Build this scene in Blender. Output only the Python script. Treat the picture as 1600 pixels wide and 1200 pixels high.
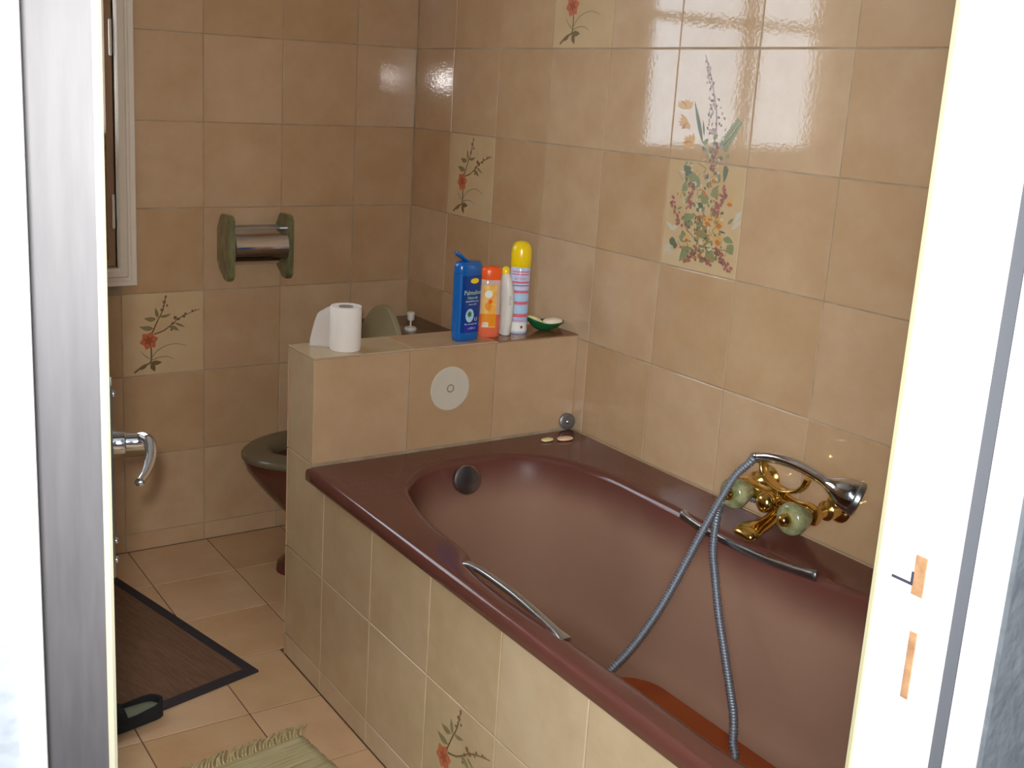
import bpy, bmesh, math, random
from mathutils import Vector, Matrix, Euler

random.seed(7)
D = bpy.data
for o in list(D.objects):
    D.objects.remove(o)
COL = bpy.context.scene.collection
SC = bpy.context.scene

# ------------------------------------------------------------------ camera, world, lights, exposure
CAM = Vector((-1.82003972, -3.208996, 1.44683189))
right = Vector((0.8495749, -0.52509053, 0.0500243)).normalized()
fwd = Vector((0.5216808, 0.82245622, -0.22674857)).normalized()
down = fwd.cross(right).normalized()
cd = D.cameras.new('camera')
co = D.objects.new('camera', cd)
COL.objects.link(co)
co.matrix_world = Matrix(((right.x, -down.x, -fwd.x, CAM.x), (right.y, -down.y, -fwd.y, CAM.y),
                          (right.z, -down.z, -fwd.z, CAM.z), (0, 0, 0, 1)))
cd.sensor_width = 36
cd.lens = 1736.8337 / 1600 * 36
cd.shift_x = (800 - 717.2536) / 1600
cd.shift_y = (539.5088 - 600) / 1600
cd.clip_start = .02
SC.camera = co

W = D.worlds.new('overcast_sky')
SC.world = W
W.use_nodes = True
bg = W.node_tree.nodes['Background']
bg.inputs[0].default_value = (.86, .93, 1.0, 1)
bg.inputs[1].default_value = 4.5

def light(name, kind, loc, power, color, target=None, **kw):
    l = D.lights.new(name, kind)
    l.energy = power
    l.color = color
    for k, v in kw.items():
        setattr(l, k, v)
    o = D.objects.new(name, l)
    COL.objects.link(o)
    o.location = loc
    if target is not None:
        o.rotation_euler = (Vector(target) - Vector(loc)).to_track_quat('-Z', 'Y').to_euler()
    return o

# the flash of the camera, a little up and left of the lens
light('camera_flash', 'SPOT', (-1.832, -3.21, 1.478), 60, (1, .98, .96), target=(-.55, -1.1, .80),
      spot_size=math.radians(92), spot_blend=1.0, shadow_soft_size=.012)
# added fill light behind the camera, standing in for daylight in the hall
light('hall_window_daylight', 'AREA', (-1.05, -4.88, 1.45), 15, (.93, .97, 1.0), target=(-1.1, -2.0, 1.3),
      shape='RECTANGLE', size=.9, size_y=1.7)
# daylight from the left of the hall, slanting through the doorway onto the bathtub and the right wall
light('hall_side_daylight', 'AREA', (-3.15, -4.05, 1.75), 64, (.80, .91, 1.0), target=(-.4, -1.8, 1.0),
      shape='RECTANGLE', size=1.2, size_y=1.5)

vs = SC.view_settings
SC.display_settings.display_device = 'sRGB'
vs.view_transform = 'Standard'
vs.look = 'None'
vs.use_curve_mapping = False
vs.gamma = 1
vs.exposure = 1.0

# ------------------------------------------------------------------ helpers
def lin(c):
    r = []
    for v in c[:3]:
        v /= 255
        r.append(v / 12.92 if v <= .04045 else ((v + .055) / 1.055) ** 2.4)
    return (*r, 1)

MATS = {}
def mat(name, col, rough=.5, metal=0, var=0, vscale=8, col2=None, bump=0, bscale=60, obj_rand=0, coat=0,
        trans=0, ior=1.5, spec=.5, stretch=(1, 1, 1), sheen=0):
    m = D.materials.new(name)
    m.use_nodes = True
    nt = m.node_tree
    N, L = nt.nodes, nt.links
    b = N['Principled BSDF']
    b.inputs['Base Color'].default_value = col
    b.inputs['Roughness'].default_value = rough
    b.inputs['Metallic'].default_value = metal
    b.inputs['IOR'].default_value = ior
    b.inputs['Specular IOR Level'].default_value = spec
    b.inputs['Coat Weight'].default_value = coat
    b.inputs['Coat Roughness'].default_value = .05
    b.inputs['Transmission Weight'].default_value = trans
    b.inputs['Sheen Weight'].default_value = sheen
    tc = N.new('ShaderNodeTexCoord')
    oi = N.new('ShaderNodeObjectInfo')
    mp = N.new('ShaderNodeMapping')
    mp.inputs['Scale'].default_value = stretch
    ad = N.new('ShaderNodeVectorMath')
    ad.operation = 'ADD'
    mu = N.new('ShaderNodeMath')
    mu.operation = 'MULTIPLY'
    mu.inputs[1].default_value = 37
    L.new(oi.outputs['Random'], mu.inputs[0])
    L.new(tc.outputs['Object'], mp.inputs['Vector'])
    L.new(mp.outputs['Vector'], ad.inputs[0])
    L.new(mu.outputs[0], ad.inputs[1])
    src = None
    if col2 is not None:
        n = N.new('ShaderNodeTexNoise')
        n.inputs['Scale'].default_value = vscale
        n.inputs['Detail'].default_value = 5
        n.inputs['Roughness'].default_value = .6
        L.new(ad.outputs[0], n.inputs['Vector'])
        r = N.new('ShaderNodeMapRange')
        r.inputs['From Min'].default_value = .5 - .5 * max(var, .01)
        r.inputs['From Max'].default_value = .5 + .5 * max(var, .01)
        L.new(n.outputs['Fac'], r.inputs['Value'])
        mx = N.new('ShaderNodeMix')
        mx.data_type = 'RGBA'
        mx.inputs['A'].default_value = col
        mx.inputs['B'].default_value = col2
        L.new(r.outputs[0], mx.inputs['Factor'])
        src = mx.outputs['Result']
    if obj_rand:
        hs = N.new('ShaderNodeHueSaturation')
        r2 = N.new('ShaderNodeMapRange')
        r2.inputs['To Min'].default_value = 1 - obj_rand
        r2.inputs['To Max'].default_value = 1 + obj_rand
        L.new(oi.outputs['Random'], r2.inputs['Value'])
        L.new(r2.outputs[0], hs.inputs['Value'])
        r3 = N.new('ShaderNodeMapRange')
        r3.inputs['To Min'].default_value = 1 + obj_rand * .9
        r3.inputs['To Max'].default_value = 1 - obj_rand * .9
        L.new(oi.outputs['Random'], r3.inputs['Value'])
        L.new(r3.outputs[0], hs.inputs['Saturation'])
        if src is not None:
            L.new(src, hs.inputs['Color'])
        else:
            hs.inputs['Color'].default_value = col
        src = hs.outputs['Color']
    if src is not None:
        L.new(src, b.inputs['Base Color'])
    if bump:
        n2 = N.new('ShaderNodeTexNoise')
        n2.inputs['Scale'].default_value = bscale
        n2.inputs['Detail'].default_value = 2
        L.new(ad.outputs[0], n2.inputs['Vector'])
        bp = N.new('ShaderNodeBump')
        bp.inputs['Strength'].default_value = bump
        bp.inputs['Distance'].default_value = .01
        L.new(n2.outputs['Fac'], bp.inputs['Height'])
        L.new(bp.outputs[0], b.inputs['Normal'])
    MATS[name] = m
    return m

def rng(lo, hi):
    return random.uniform(lo, hi)

def link(name, me, m=None, parent=None):
    o = D.objects.new(name, me)
    COL.objects.link(o)
    if m is not None and me is not None and not me.materials:
        me.materials.append(m)
    if parent is not None:
        o.parent = parent
    return o

def rootloc(p):
    v = Vector((0, 0, 0))
    while p is not None:
        v += p.location
        p = p.parent
    return v

def obj(name, bm, m, parent=None, smooth=False, world=True, angle=None):
    """link bm as ONE mesh object; bm is in world coordinates unless world=False"""
    if parent is not None and world:
        bmesh.ops.translate(bm, verts=bm.verts, vec=-rootloc(parent))
    me = D.meshes.new(name)
    if smooth:
        for f in bm.faces:
            f.smooth = True
        if angle:
            for e in bm.edges:
                if len(e.link_faces) == 2 and e.calc_face_angle(0) > math.radians(angle):
                    e.smooth = False
    bm.to_mesh(me)
    bm.free()
    ms = m if isinstance(m, (list, tuple)) else [m]
    for x in ms:
        me.materials.append(x)
    return link(name, me, None, parent)

def thing(name, label, cat, loc=(0, 0, 0), rz=0, group=None):
    o = D.objects.new(name, None)
    COL.objects.link(o)
    o.location = loc
    o.rotation_euler = (0, 0, rz)
    o.empty_display_size = .05
    tag(o, label, cat, group)
    return o

def tag(o, label, cat, group=None):
    o['label'] = label
    o['category'] = cat
    if group:
        o['group'] = group
    return o

def struct(o, label):
    o['kind'] = 'structure'
    o['label'] = label
    o['category'] = o.name.split('_')[0]
    return o

def box(bm, x0, x1, y0, y1, z0, z1, bev=0, seg=2):
    r = bmesh.ops.create_cube(bm, size=1)
    vv = r['verts']
    for v in vv:
        v.co = Vector(((x0 + x1) / 2 + v.co.x * (x1 - x0), (y0 + y1) / 2 + v.co.y * (y1 - y0), (z0 + z1) / 2 + v.co.z * (z1 - z0)))
    if bev:
        ed = list({e for v in vv for e in v.link_edges})
        bmesh.ops.bevel(bm, geom=ed, offset=bev, segments=seg, affect='EDGES', profile=.5)
    return vv

def frame(t):
    t = Vector(t).normalized()
    a = Vector((0, 0, 1)) if abs(t.z) < .9 else Vector((1, 0, 0))
    u = t.cross(a).normalized()
    return u, t.cross(u).normalized()

def tube(bm, pts, rad, seg=12, cap=True, flat=None):
    """tube along pts; rad a number or a list; flat=(nu,nv) scales the section along the parallel frame"""
    pts = [Vector(p) for p in pts]
    n = len(pts)
    R = rad if isinstance(rad, (list, tuple)) else [rad] * n
    tang = []
    for i in range(n):
        a = pts[min(i + 1, n - 1)] - pts[max(i - 1, 0)]
        tang.append(a.normalized())
    u, v = frame(tang[0])
    rings = []
    for i in range(n):
        if i:
            q = tang[i - 1].rotation_difference(tang[i])
            u = q @ u
            v = q @ v
        fu, fv = flat[i] if flat else (1, 1)
        rings.append([bm.verts.new(pts[i] + (u * math.cos(2 * math.pi * k / seg) * fu + v * math.sin(2 * math.pi * k / seg) * fv) * R[i]) for k in range(seg)])
    for i in range(n - 1):
        for k in range(seg):
            bm.faces.new((rings[i][k], rings[i][(k + 1) % seg], rings[i + 1][(k + 1) % seg], rings[i + 1][k]))
    if cap:
        bm.faces.new(rings[0][::-1])
        bm.faces.new(rings[-1])
    return rings

def lathe(bm, prof, origin, axis=(0, 0, 1), seg=32, close=True):
    """prof: list of (radius, distance along axis)"""
    ax = Vector(axis).normalized()
    u, v = frame(ax)
    o = Vector(origin)
    rings = []
    for r, h in prof:
        if r < 1e-6:
            rings.append([bm.verts.new(o + ax * h)])
        else:
            rings.append([bm.verts.new(o + ax * h + (u * math.cos(2 * math.pi * k / seg) + v * math.sin(2 * math.pi * k / seg)) * r) for k in range(seg)])
    for a, b in zip(rings, rings[1:]):
        for k in range(seg):
            k2 = (k + 1) % seg
            if len(a) == 1 and len(b) == 1:
                continue
            if len(a) == 1:
                bm.faces.new((a[0], b[k2], b[k]))
            elif len(b) == 1:
                bm.faces.new((a[k], a[k2], b[0]))
            else:
                bm.faces.new((a[k], a[k2], b[k2], b[k]))
    if close:
        if len(rings[0]) > 1:
            bm.faces.new(rings[0][::-1])
        if len(rings[-1]) > 1:
            bm.faces.new(rings[-1])
    bmesh.ops.recalc_face_normals(bm, faces=bm.faces)

def loft(bm, rings, cap0=True, cap1=True):
    rr = [[bm.verts.new(Vector(p)) for p in r] for r in rings]
    n = len(rr[0])
    for a, b in zip(rr, rr[1:]):
        for k in range(n):
            bm.faces.new((a[k], a[(k + 1) % n], b[(k + 1) % n], b[k]))
    if cap0:
        bm.faces.new(rr[0][::-1])
    if cap1:
        bm.faces.new(rr[-1])
    bmesh.ops.recalc_face_normals(bm, faces=bm.faces)

def prism(bm, poly, fn0, fn1):
    """poly of 2D points, fn0/fn1 map a 2D point to the two end faces"""
    loft(bm, [[fn0(p) for p in poly], [fn1(p) for p in poly]])

def catmull(pts, sub=8, closed=False):
    P = [Vector(p) for p in pts]
    n = len(P)
    out = []
    rngi = range(n if closed else n - 1)
    for i in rngi:
        if closed:
            p0, p1, p2, p3 = P[i - 1], P[i], P[(i + 1) % n], P[(i + 2) % n]
        else:
            p0, p1, p2, p3 = P[max(i - 1, 0)], P[i], P[i + 1], P[min(i + 2, n - 1)]
        for k in range(sub):
            t = k / sub
            out.append(.5 * ((2 * p1) + (p2 - p0) * t + (2 * p0 - 5 * p1 + 4 * p2 - p3) * t * t + (3 * p1 - p0 - 3 * p2 + p3) * t ** 3))
    if not closed:
        out.append(P[-1])
    return out

def sellipse(a, b, n, seg, cx=0, cy=0, rot=0):
    r = []
    for k in range(seg):
        t = 2 * math.pi * k / seg
        c, s = math.cos(t), math.sin(t)
        x = a * math.copysign(abs(c) ** (2 / n), c)
        y = b * math.copysign(abs(s) ** (2 / n), s)
        r.append((cx + x * math.cos(rot) - y * math.sin(rot), cy + x * math.sin(rot) + y * math.cos(rot)))
    return r

# ------------------------------------------------------------------ materials
TILE = mat('beige_tile', lin((198, 168, 134)), .053, var=.55, vscale=9, col2=lin((185, 150, 114)), obj_rand=.07, bump=.011, bscale=120)
TILE2 = mat('pale_tile', lin((206, 180, 144)), .053, var=.55, vscale=9, col2=lin((197, 167, 126)), obj_rand=.03, bump=.011, bscale=120)
TILEA = mat('apron_tile', lin((199, 177, 144)), .2, var=.55, vscale=9, col2=lin((184, 159, 124)), obj_rand=.06, bump=.05, bscale=28)
TILEB = mat('brown_tile', lin((150, 104, 72)), .15, var=.5, vscale=9, col2=lin((128, 84, 56)), bump=.05, bscale=28)
FTILE = mat('floor_tile', lin((214, 182, 145)), .3, var=.6, vscale=6, col2=lin((192, 152, 112)), obj_rand=.06, bump=.06, bscale=40)
GROUT = mat('grout', lin((196, 178, 152)), .85, var=.8, vscale=14, col2=lin((120, 94, 68)))
FGROUT = mat('floor_grout', lin((92, 70, 52)), .9)
WHITE = mat('white_paint', lin((238, 238, 236)), .35, bump=.03, bscale=30)
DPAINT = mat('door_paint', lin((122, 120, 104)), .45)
SEAL = mat('grey_seal', lin((96, 98, 104)), .6)
CREAM = mat('cream_paint', lin((228, 222, 180)), .4)
MORT = mat('bare_wood', lin((190, 150, 110)), .8, var=.5, vscale=60, col2=lin((140, 95, 65)))
DARK = mat('dark_slot', lin((60, 60, 75)), .6)
PLASTER = mat('hall_plaster', lin((106, 111, 117)), .8, var=.5, vscale=22, col2=lin((82, 87, 93)), bump=.4, bscale=50)
CEIL = mat('ceiling_paint', lin((225, 222, 215)), .9)
DEDGE = mat('worn_grey_edge', lin((55, 54, 57)), .6, var=.6, vscale=110, col2=lin((35, 35, 38)), stretch=(1, 1, .11), bump=.1, bscale=40)
WINP = mat('window_paint', lin((234, 222, 206)), .35, bump=.03)
WINS = mat('window_stile_paint', lin((160, 126, 94)), .35, bump=.03)
BROWN = mat('brown_enamel', lin((104, 62, 54)), .13, var=.6, vscale=5, col2=lin((96, 56, 48)), bump=.02, bscale=90)
BASINM = mat('dull_brown_enamel', lin((152, 118, 99)), .5, var=.7, vscale=3, col2=lin((138, 104, 85)), bump=.02, bscale=90, spec=.12)
def height_fade(m, z0, z1, top):
    # pale dull brown low down blends by height into glossier dark brown above
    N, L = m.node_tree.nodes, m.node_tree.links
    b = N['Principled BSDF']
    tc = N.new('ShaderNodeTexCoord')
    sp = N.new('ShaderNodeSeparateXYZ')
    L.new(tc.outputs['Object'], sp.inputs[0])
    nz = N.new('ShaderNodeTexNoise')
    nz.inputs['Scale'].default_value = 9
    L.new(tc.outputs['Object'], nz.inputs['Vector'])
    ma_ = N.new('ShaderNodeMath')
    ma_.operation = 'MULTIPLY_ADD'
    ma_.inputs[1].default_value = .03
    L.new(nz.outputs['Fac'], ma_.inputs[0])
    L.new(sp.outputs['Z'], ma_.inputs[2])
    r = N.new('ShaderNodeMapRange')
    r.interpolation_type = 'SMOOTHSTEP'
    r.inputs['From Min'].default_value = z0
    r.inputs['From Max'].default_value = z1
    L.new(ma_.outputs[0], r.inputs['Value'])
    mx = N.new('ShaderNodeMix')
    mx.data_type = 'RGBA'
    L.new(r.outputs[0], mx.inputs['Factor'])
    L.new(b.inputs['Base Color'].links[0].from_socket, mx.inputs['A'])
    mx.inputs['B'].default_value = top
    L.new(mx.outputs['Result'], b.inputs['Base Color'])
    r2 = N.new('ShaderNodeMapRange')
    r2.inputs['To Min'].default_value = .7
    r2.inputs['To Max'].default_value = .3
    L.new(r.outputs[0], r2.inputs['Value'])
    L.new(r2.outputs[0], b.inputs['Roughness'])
height_fade(BASINM, .455, .568, lin((100, 59, 51)))
TOIL = mat('brown_ceramic', lin((92, 52, 42)), .12)
SEATM = mat('grey_seat_plastic', lin((104, 94, 74)), .2)
CHROME = mat('chrome', (.62, .63, .68, 1), .1, metal=1)
STEEL = mat('brushed_steel', (.50, .53, .56, 1), .3, metal=1)
HOSEM = mat('hose_steel', (.26, .28, .32, 1), .48, metal=.75)
BRASS = mat('brass', (.72, .48, .14, 1), .16, metal=1, bump=.02)
ONYX = mat('green_onyx', lin((138, 136, 96)), .15, var=.5, vscale=40, col2=lin((84, 84, 54)), coat=.3, stretch=(1, 1, .4))
ONYXW = mat('pale_onyx', lin((168, 164, 124)), .12, var=.45, vscale=45, col2=lin((84, 92, 50)), coat=.4)
PAPER = mat('toilet_paper', lin((238, 232, 226)), .95, bump=.1, bscale=160)
WPLAST = mat('white_plastic', lin((226, 222, 212)), .35)
DISC = mat('white_rubber', lin((205, 196, 178)), .6)
GPLUG = mat('grey_plug', lin((120, 116, 112)), .4, metal=.6)
BLUE = mat('blue_bottle', lin((8, 96, 176)), .25, coat=.2)
BLUEL = mat('blue_label', lin((10, 62, 138)), .25)
YELLOW = mat('yellow_plastic', lin((250, 214, 16)), .25, coat=.3)
ORANGE = mat('orange_cap', lin((248, 96, 34)), .3)
CLEAR = mat('clear_bottle', lin((240, 206, 186)), .12, trans=.25)
LIQ = mat('orange_gel', lin((248, 120, 84)), .15, trans=.15)
LABELY = mat('yellow_label', lin((250, 214, 120)), .3, var=.5, vscale=60, col2=lin((246, 150, 30)))
LABELO = mat('orange_label', lin((245, 150, 30)), .3)
LABELW = mat('white_label', lin((240, 238, 230)), .4)
CANB = mat('pale_blue_can', lin((196, 208, 236)), .2, coat=.3)
PINK = mat('pink_print', lin((222, 110, 130)), .3)
LBLUE = mat('light_blue_print', lin((176, 212, 240)), .3)
RED = mat('dark_red_print', lin((150, 20, 50)), .3)
INKG = mat('pale_green_ink', lin((190, 225, 180)), .4)
INKW = mat('white_ink', lin((226, 236, 245)), .4)
INKB = mat('deep_blue_ink', lin((20, 40, 170)), .4)
LEAFG = mat('leaf_green_ink', lin((40, 120, 50)), .4)
SOAPW = mat('white_soap', lin((250, 232, 208)), .45)
SOAPY = mat('yellow_soap', lin((240, 222, 160)), .45)
SOAPP = mat('pink_soap', lin((236, 196, 160)), .45)
DISHG = mat('green_dish', lin((20, 110, 62)), .15, trans=.2)
MATB = mat('dark_border', lin((44, 38, 42)), .8)
MATC = mat('brown_weave', lin((136, 100, 76)), .9, var=.6, vscale=30, col2=lin((92, 64, 48)), stretch=(6, .5, 1), bump=.3, bscale=120)
BLACK = mat('black_felt', lin((24, 24, 26)), .9, bump=.4, bscale=200)
INSOLE = mat('green_insole', lin((120, 126, 104)), .9)
RUGM = mat('green_rag', lin((206, 194, 152)), .95, var=.5, vscale=16, col2=lin((152, 140, 98)), stretch=(.6, 12, 1), bump=.2, bscale=120)
FRINGE = mat('rug_fringe', lin((214, 200, 152)), .95, var=.5, vscale=60, col2=lin((160, 144, 98)))
ORMAT = mat('orange_rubber', lin((178, 82, 26)), .45, var=.6, vscale=8, col2=lin((150, 66, 22)))
STEMC = mat('motif_stem', lin((118, 96, 60)), .3)
LEAFC = mat('motif_leaf', lin((134, 122, 84)), .3)
FLOWC = mat('motif_flower', lin((190, 104, 68)), .3)
FLOWD = mat('motif_flower_dark', lin((158, 80, 54)), .3)
BUDC = mat('motif_bud', lin((132, 94, 78)), .3)
GREENC = mat('motif_green', lin((134, 138, 96)), .3)
GREEND = mat('motif_dark_green', lin((104, 108, 84)), .3)
BERRY = mat('motif_berry', lin((156, 100, 88)), .3)
LILAC = mat('motif_lilac', lin((164, 142, 136)), .3)
AMBER = mat('motif_amber', lin((206, 156, 92)), .3)
AMBER2 = mat('motif_ochre', lin((182, 120, 66)), .3)
PALEC = mat('motif_pale', lin((192, 182, 158)), .3)

# ------------------------------------------------------------------ tiled surfaces
TW, TH = .2474, .25
GAP = .0026
PROUD = .003
TILECACHE = {}
def tile_mesh(w, h, m):
    key = (round(w, 4), round(h, 4), m.name)
    if key in TILECACHE:
        return TILECACHE[key]
    bm = bmesh.new()
    a, b = (w - GAP) / 2, (h - GAP) / 2
    def ring(i, z):
        return [(-a + i, -b + i, z), (a - i, -b + i, z), (a - i, b - i, z), (-a + i, b - i, z)]
    loft(bm, [ring(0, 0), ring(0, PROUD - .0014), ring(.0005, PROUD - .0005), ring(.0016, PROUD)], cap0=False)
    me = D.meshes.new('tile')
    bm.to_mesh(me)
    bm.free()
    me.materials.append(m)
    TILECACHE[key] = me
    return me

def tile(parent, c, ex, ey, w, h, m, wob=.0016, lean=0):
    """c = centre of the tile on the FRONT plane; ex, ey = in-plane axes; normal = ex x ey"""
    ex, ey = Vector(ex), Vector(ey)
    n = ex.cross(ey)
    o = link('tile', tile_mesh(w, h, m), None, parent)
    R = Matrix((ex, ey, n)).transposed().to_4x4()
    J = Euler((rng(-wob, wob), rng(-wob, wob), 0)).to_matrix().to_4x4() if not lean else Euler((0, lean, 0)).to_matrix().to_4x4()
    o.matrix_basis = Matrix.Translation(Vector(c) - n * PROUD) @ R @ J
    return o

def grid(parent, us, vs, place, ex, ey, matfn, skip=None):
    """us/vs joint positions; place(u,v) -> world point on the front plane"""
    out = {}
    for i in range(len(us) - 1):
        for j in range(len(vs) - 1):
            u0, u1 = sorted((us[i], us[i + 1]))
            v0, v1 = sorted((vs[j], vs[j + 1]))
            if skip and skip(i, j):
                continue
            out[i, j] = tile(parent, place((u0 + u1) / 2, (v0 + v1) / 2), ex, ey, u1 - u0, v1 - v0, matfn(i, j))
    return out

Z0 = .0594
ZC = 2.5
ROWS = [0, .0569] + [.0569 + TH * r for r in range(1, 10)] + [ZC]
ROWS = [z for z in ROWS if z <= ZC]
XL = -2.10          # left wall
YN = -2.61          # inner face of the near wall

# ---- wall_back with window opening
WX0, WX1, WZ0, WZ1 = -2.02, -.965, .875, 2.06      # opening of the window
bm = bmesh.new()
B0, B1 = PROUD - .0015, .16
box(bm, WX1, .16, B0, B1, 0, ZC)
box(bm, XL - .1, WX0, B0, B1, 0, ZC)
box(bm, WX0, WX1, B0, B1, 0, WZ0)
box(bm, WX0, WX1, B0, B1, WZ1, ZC)
wall_back = struct(obj('wall_back', bm, GROUT), 'far bathroom wall of glossy beige square tiles behind the toilet')
cols = [0] + [-.2133 - k * TW for k in range(8)] + [XL]
MOTIF_BACK = None
def mback(i, j):
    return TILE2 if (i, j) == (3, 3) else TILE
def sk(i, j):
    u0, u1 = cols[i + 1], cols[i]
    v0, v1 = ROWS[j], ROWS[j + 1]
    return u0 > WX0 - .06 and u1 < WX1 + .07 and v0 > WZ0 - .07 and v1 < WZ1 + .06
tb = grid(wall_back, cols, ROWS, lambda u, v: (u, 0, v), (1, 0, 0), (0, 0, 1), mback, sk)

# ---- wall_right
bm = bmesh.new()
box(bm, -PROUD + .0015 + PROUD, .14, -2.9, .0, 0, ZC)
for v in bm.verts:
    pass
wall_right = struct(obj('wall_right', bm, GROUT), 'right bathroom wall of glossy beige square tiles along the bathtub')
rcols = [0] + [-.2316 - k * TW for k in range(10)] + [YN]
def mright(i, j):
    if (i, j) in ((1, 5), (3, 7), (5, 5)):
        return TILE2
    return TILE
tr = grid(wall_right, rcols, ROWS, lambda u, v: (0, u, v), (0, -1, 0), (0, 0, 1), mright)
# the two corner tiles at eye height sit a little out of true, so each throws back the flash on its own
for d_, ln in ((tb, .0125), (tr, -.0125)):
    o = d_[0, 6]
    R3 = o.matrix_basis.to_3x3().to_4x4()
    o.matrix_basis = Matrix.Translation(o.matrix_basis.translation) @ Matrix.Rotation(ln, 4, 'Z') @ R3
# lift the substrate slightly behind the tile faces
for v in wall_right.data.vertices:
    if v.co.x < .05:
        v.co.x = PROUD - .0015

# ---- partition and tub apron
AX = -.768
PY0, PY1 = -.932, -.786
PZ = .82
JX = [AX, -.513, -.262, 0]
bm = bmesh.new()
box(bm, AX + PROUD - .0015, 0, PY0 + PROUD - .0015, PY1 - PROUD + .0015, 0, PZ - PROUD + .0015)
wall_partition = struct(obj('wall_partition', bm, GROUT), 'low tiled partition wall between bathtub and toilet')
AR = [0, .0594, .3005, .5595]
EROWS = AR + [PZ - .004]
grid(wall_partition, [-AX, .513, .262, 0], [.5595, PZ - .004], lambda u, v: (-u, PY0, v), (1, 0, 0), (0, 0, 1), lambda i, j: TILE)
grid(wall_partition, [PY1, PY0], [.5595, PZ - .004], lambda u, v: (AX, u, v), (0, -1, 0), (0, 0, 1), lambda i, j: TILEA)
grid(wall_partition, [-AX + .004, .513, .262, 0], EROWS, lambda u, v: (-u, PY1, v), (-1, 0, 0), (0, 0, 1), lambda i, j: TILE)
grid(wall_partition, [-AX + .004, .505, .258, 0], [PY0 - .002, PY1 + .002], lambda u, v: (-u, v, PZ), (1, 0, 0), (0, 1, 0),
     lambda i, j: (TILEA, TILE, TILEB)[i])
bm = bmesh.new()
box(bm, AX + PROUD - .0015, AX + .022, -2.6, PY1, 0, .5305)
wall_tub_side = struct(obj('wall_tub_side', bm, GROUT), 'tiled side panel of the bathtub facing the floor')
ay = [PY1, -.9999] + [-1.2433 - .2490 * k for k in range(5)] + [-2.6]
def mapr(i, j):
    return TILEA
ta = grid(wall_tub_side, ay, AR[:3] + [.5305], lambda u, v: (AX, u, v), (0, -1, 0), (0, 0, 1), mapr, lambda i, j: (i, j) == (0, 2))
grid(wall_tub_side, ay[:2], AR[2:4], lambda u, v: (AX, u, v), (0, -1, 0), (0, 0, 1), mapr)

# ---- floor
bm = bmesh.new()
box(bm, XL - .1, .14, -2.75, .16, -.1, -.0015)
floor = struct(obj('floor', bm, FGROUT), 'bathroom floor of square beige tiles')
fx = [AX] + [-.9499 - .2505 * k for k in range(5)] + [XL]
fx1 = [0] + [-.1984, -.4489, -.6994, -.9499, -1.2004, -1.451, -1.7015, -1.952, XL]
fy = [0, -.258, -.5085, PY1]
grid(floor, fx1, fy, lambda u, v: (u, v, 0), (1, 0, 0), (0, 1, 0), lambda i, j: FTILE)
fy2 = [PY1, -1.0095 + .2505, -1.0095, -1.26, -1.5105, -1.761, -2.0115, -2.262, -2.5125, YN]
fy2 = [PY1] + [-1.0095 - .2505 * k for k in range(7)] + [YN]
# one row runs across the line of the partition, so the tiles left of it are laid whole
for o in [o for o in floor.children if abs(o.location.y - (-.5085 + PY1) / 2) < .002 and o.location.x < -.70]:
    D.objects.remove(o)
fl = [AX, -.9499, -1.2004, -1.451, -1.7015, -1.952, XL]
fyl = [-.5085, -.759] + [-1.0095 - .2505 * k for k in range(7)] + [YN]
grid(floor, [-.6994] + fl[1:], fyl[:2], lambda u, v: (u, v, 0), (1, 0, 0), (0, 1, 0), lambda i, j: FTILE)
grid(floor, fl, fyl[1:], lambda u, v: (u, v, 0), (1, 0, 0), (0, 1, 0), lambda i, j: FTILE)

# ---- other walls, ceiling, hall
bm = bmesh.new()
box(bm, XL - .12, XL, -2.75, .0, 0, ZC)
struct(obj('wall_left', bm, TILE), 'left bathroom wall behind the open door')
bm = bmesh.new()
box(bm, XL - .12, .16, -4.9, .16, ZC, ZC + .1)
box(bm, -3.3, XL - .12, -4.9, -2.73, ZC, ZC + .1)
struct(obj('ceiling', bm, CEIL), 'plain pale ceiling')
bm = bmesh.new()
DX0, DX1, DZ1 = -1.725, -.945, 2.06   # door opening incl. rebate
box(bm, -.949, .14, -2.73, YN, 0, ZC)
box(bm, -.9615, -.4, -2.7345, -2.73, 0, ZC)
box(bm, -3.3, -1.7425, -2.73, YN, 0, ZC)
box(bm, -3.2, -1.7385, -2.7325, -2.73, 0, ZC)
box(bm, DX0 - .02, DX1 + .02, -2.73, YN, DZ1, ZC)
struct(obj('wall_near', bm, PLASTER), 'grey mottled hall wall with the bathroom doorway')
bm = bmesh.new()
box(bm, -.5, -.4, -4.9, -2.73, 0, ZC)
struct(obj('wall_hall_right', bm, PLASTER), 'grey hall wall to the right of the doorway')
bm = bmesh.new()
box(bm, -3.3, -3.2, -4.9, -2.73, 0, ZC)
struct(obj('wall_hall_left', bm, PLASTER), 'grey hall wall to the left of the doorway')
bm = bmesh.new()
box(bm, -3.3, -.4, -5.0, -4.9, 0, ZC)
struct(obj('wall_hall_back', bm, PLASTER), 'hall wall behind the camera')
bm = bmesh.new()
box(bm, -3.3, -.4, -4.9, -2.75, -.1, 0)
struct(obj('floor_hall', bm, FTILE), 'hall floor in front of the doorway')

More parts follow.
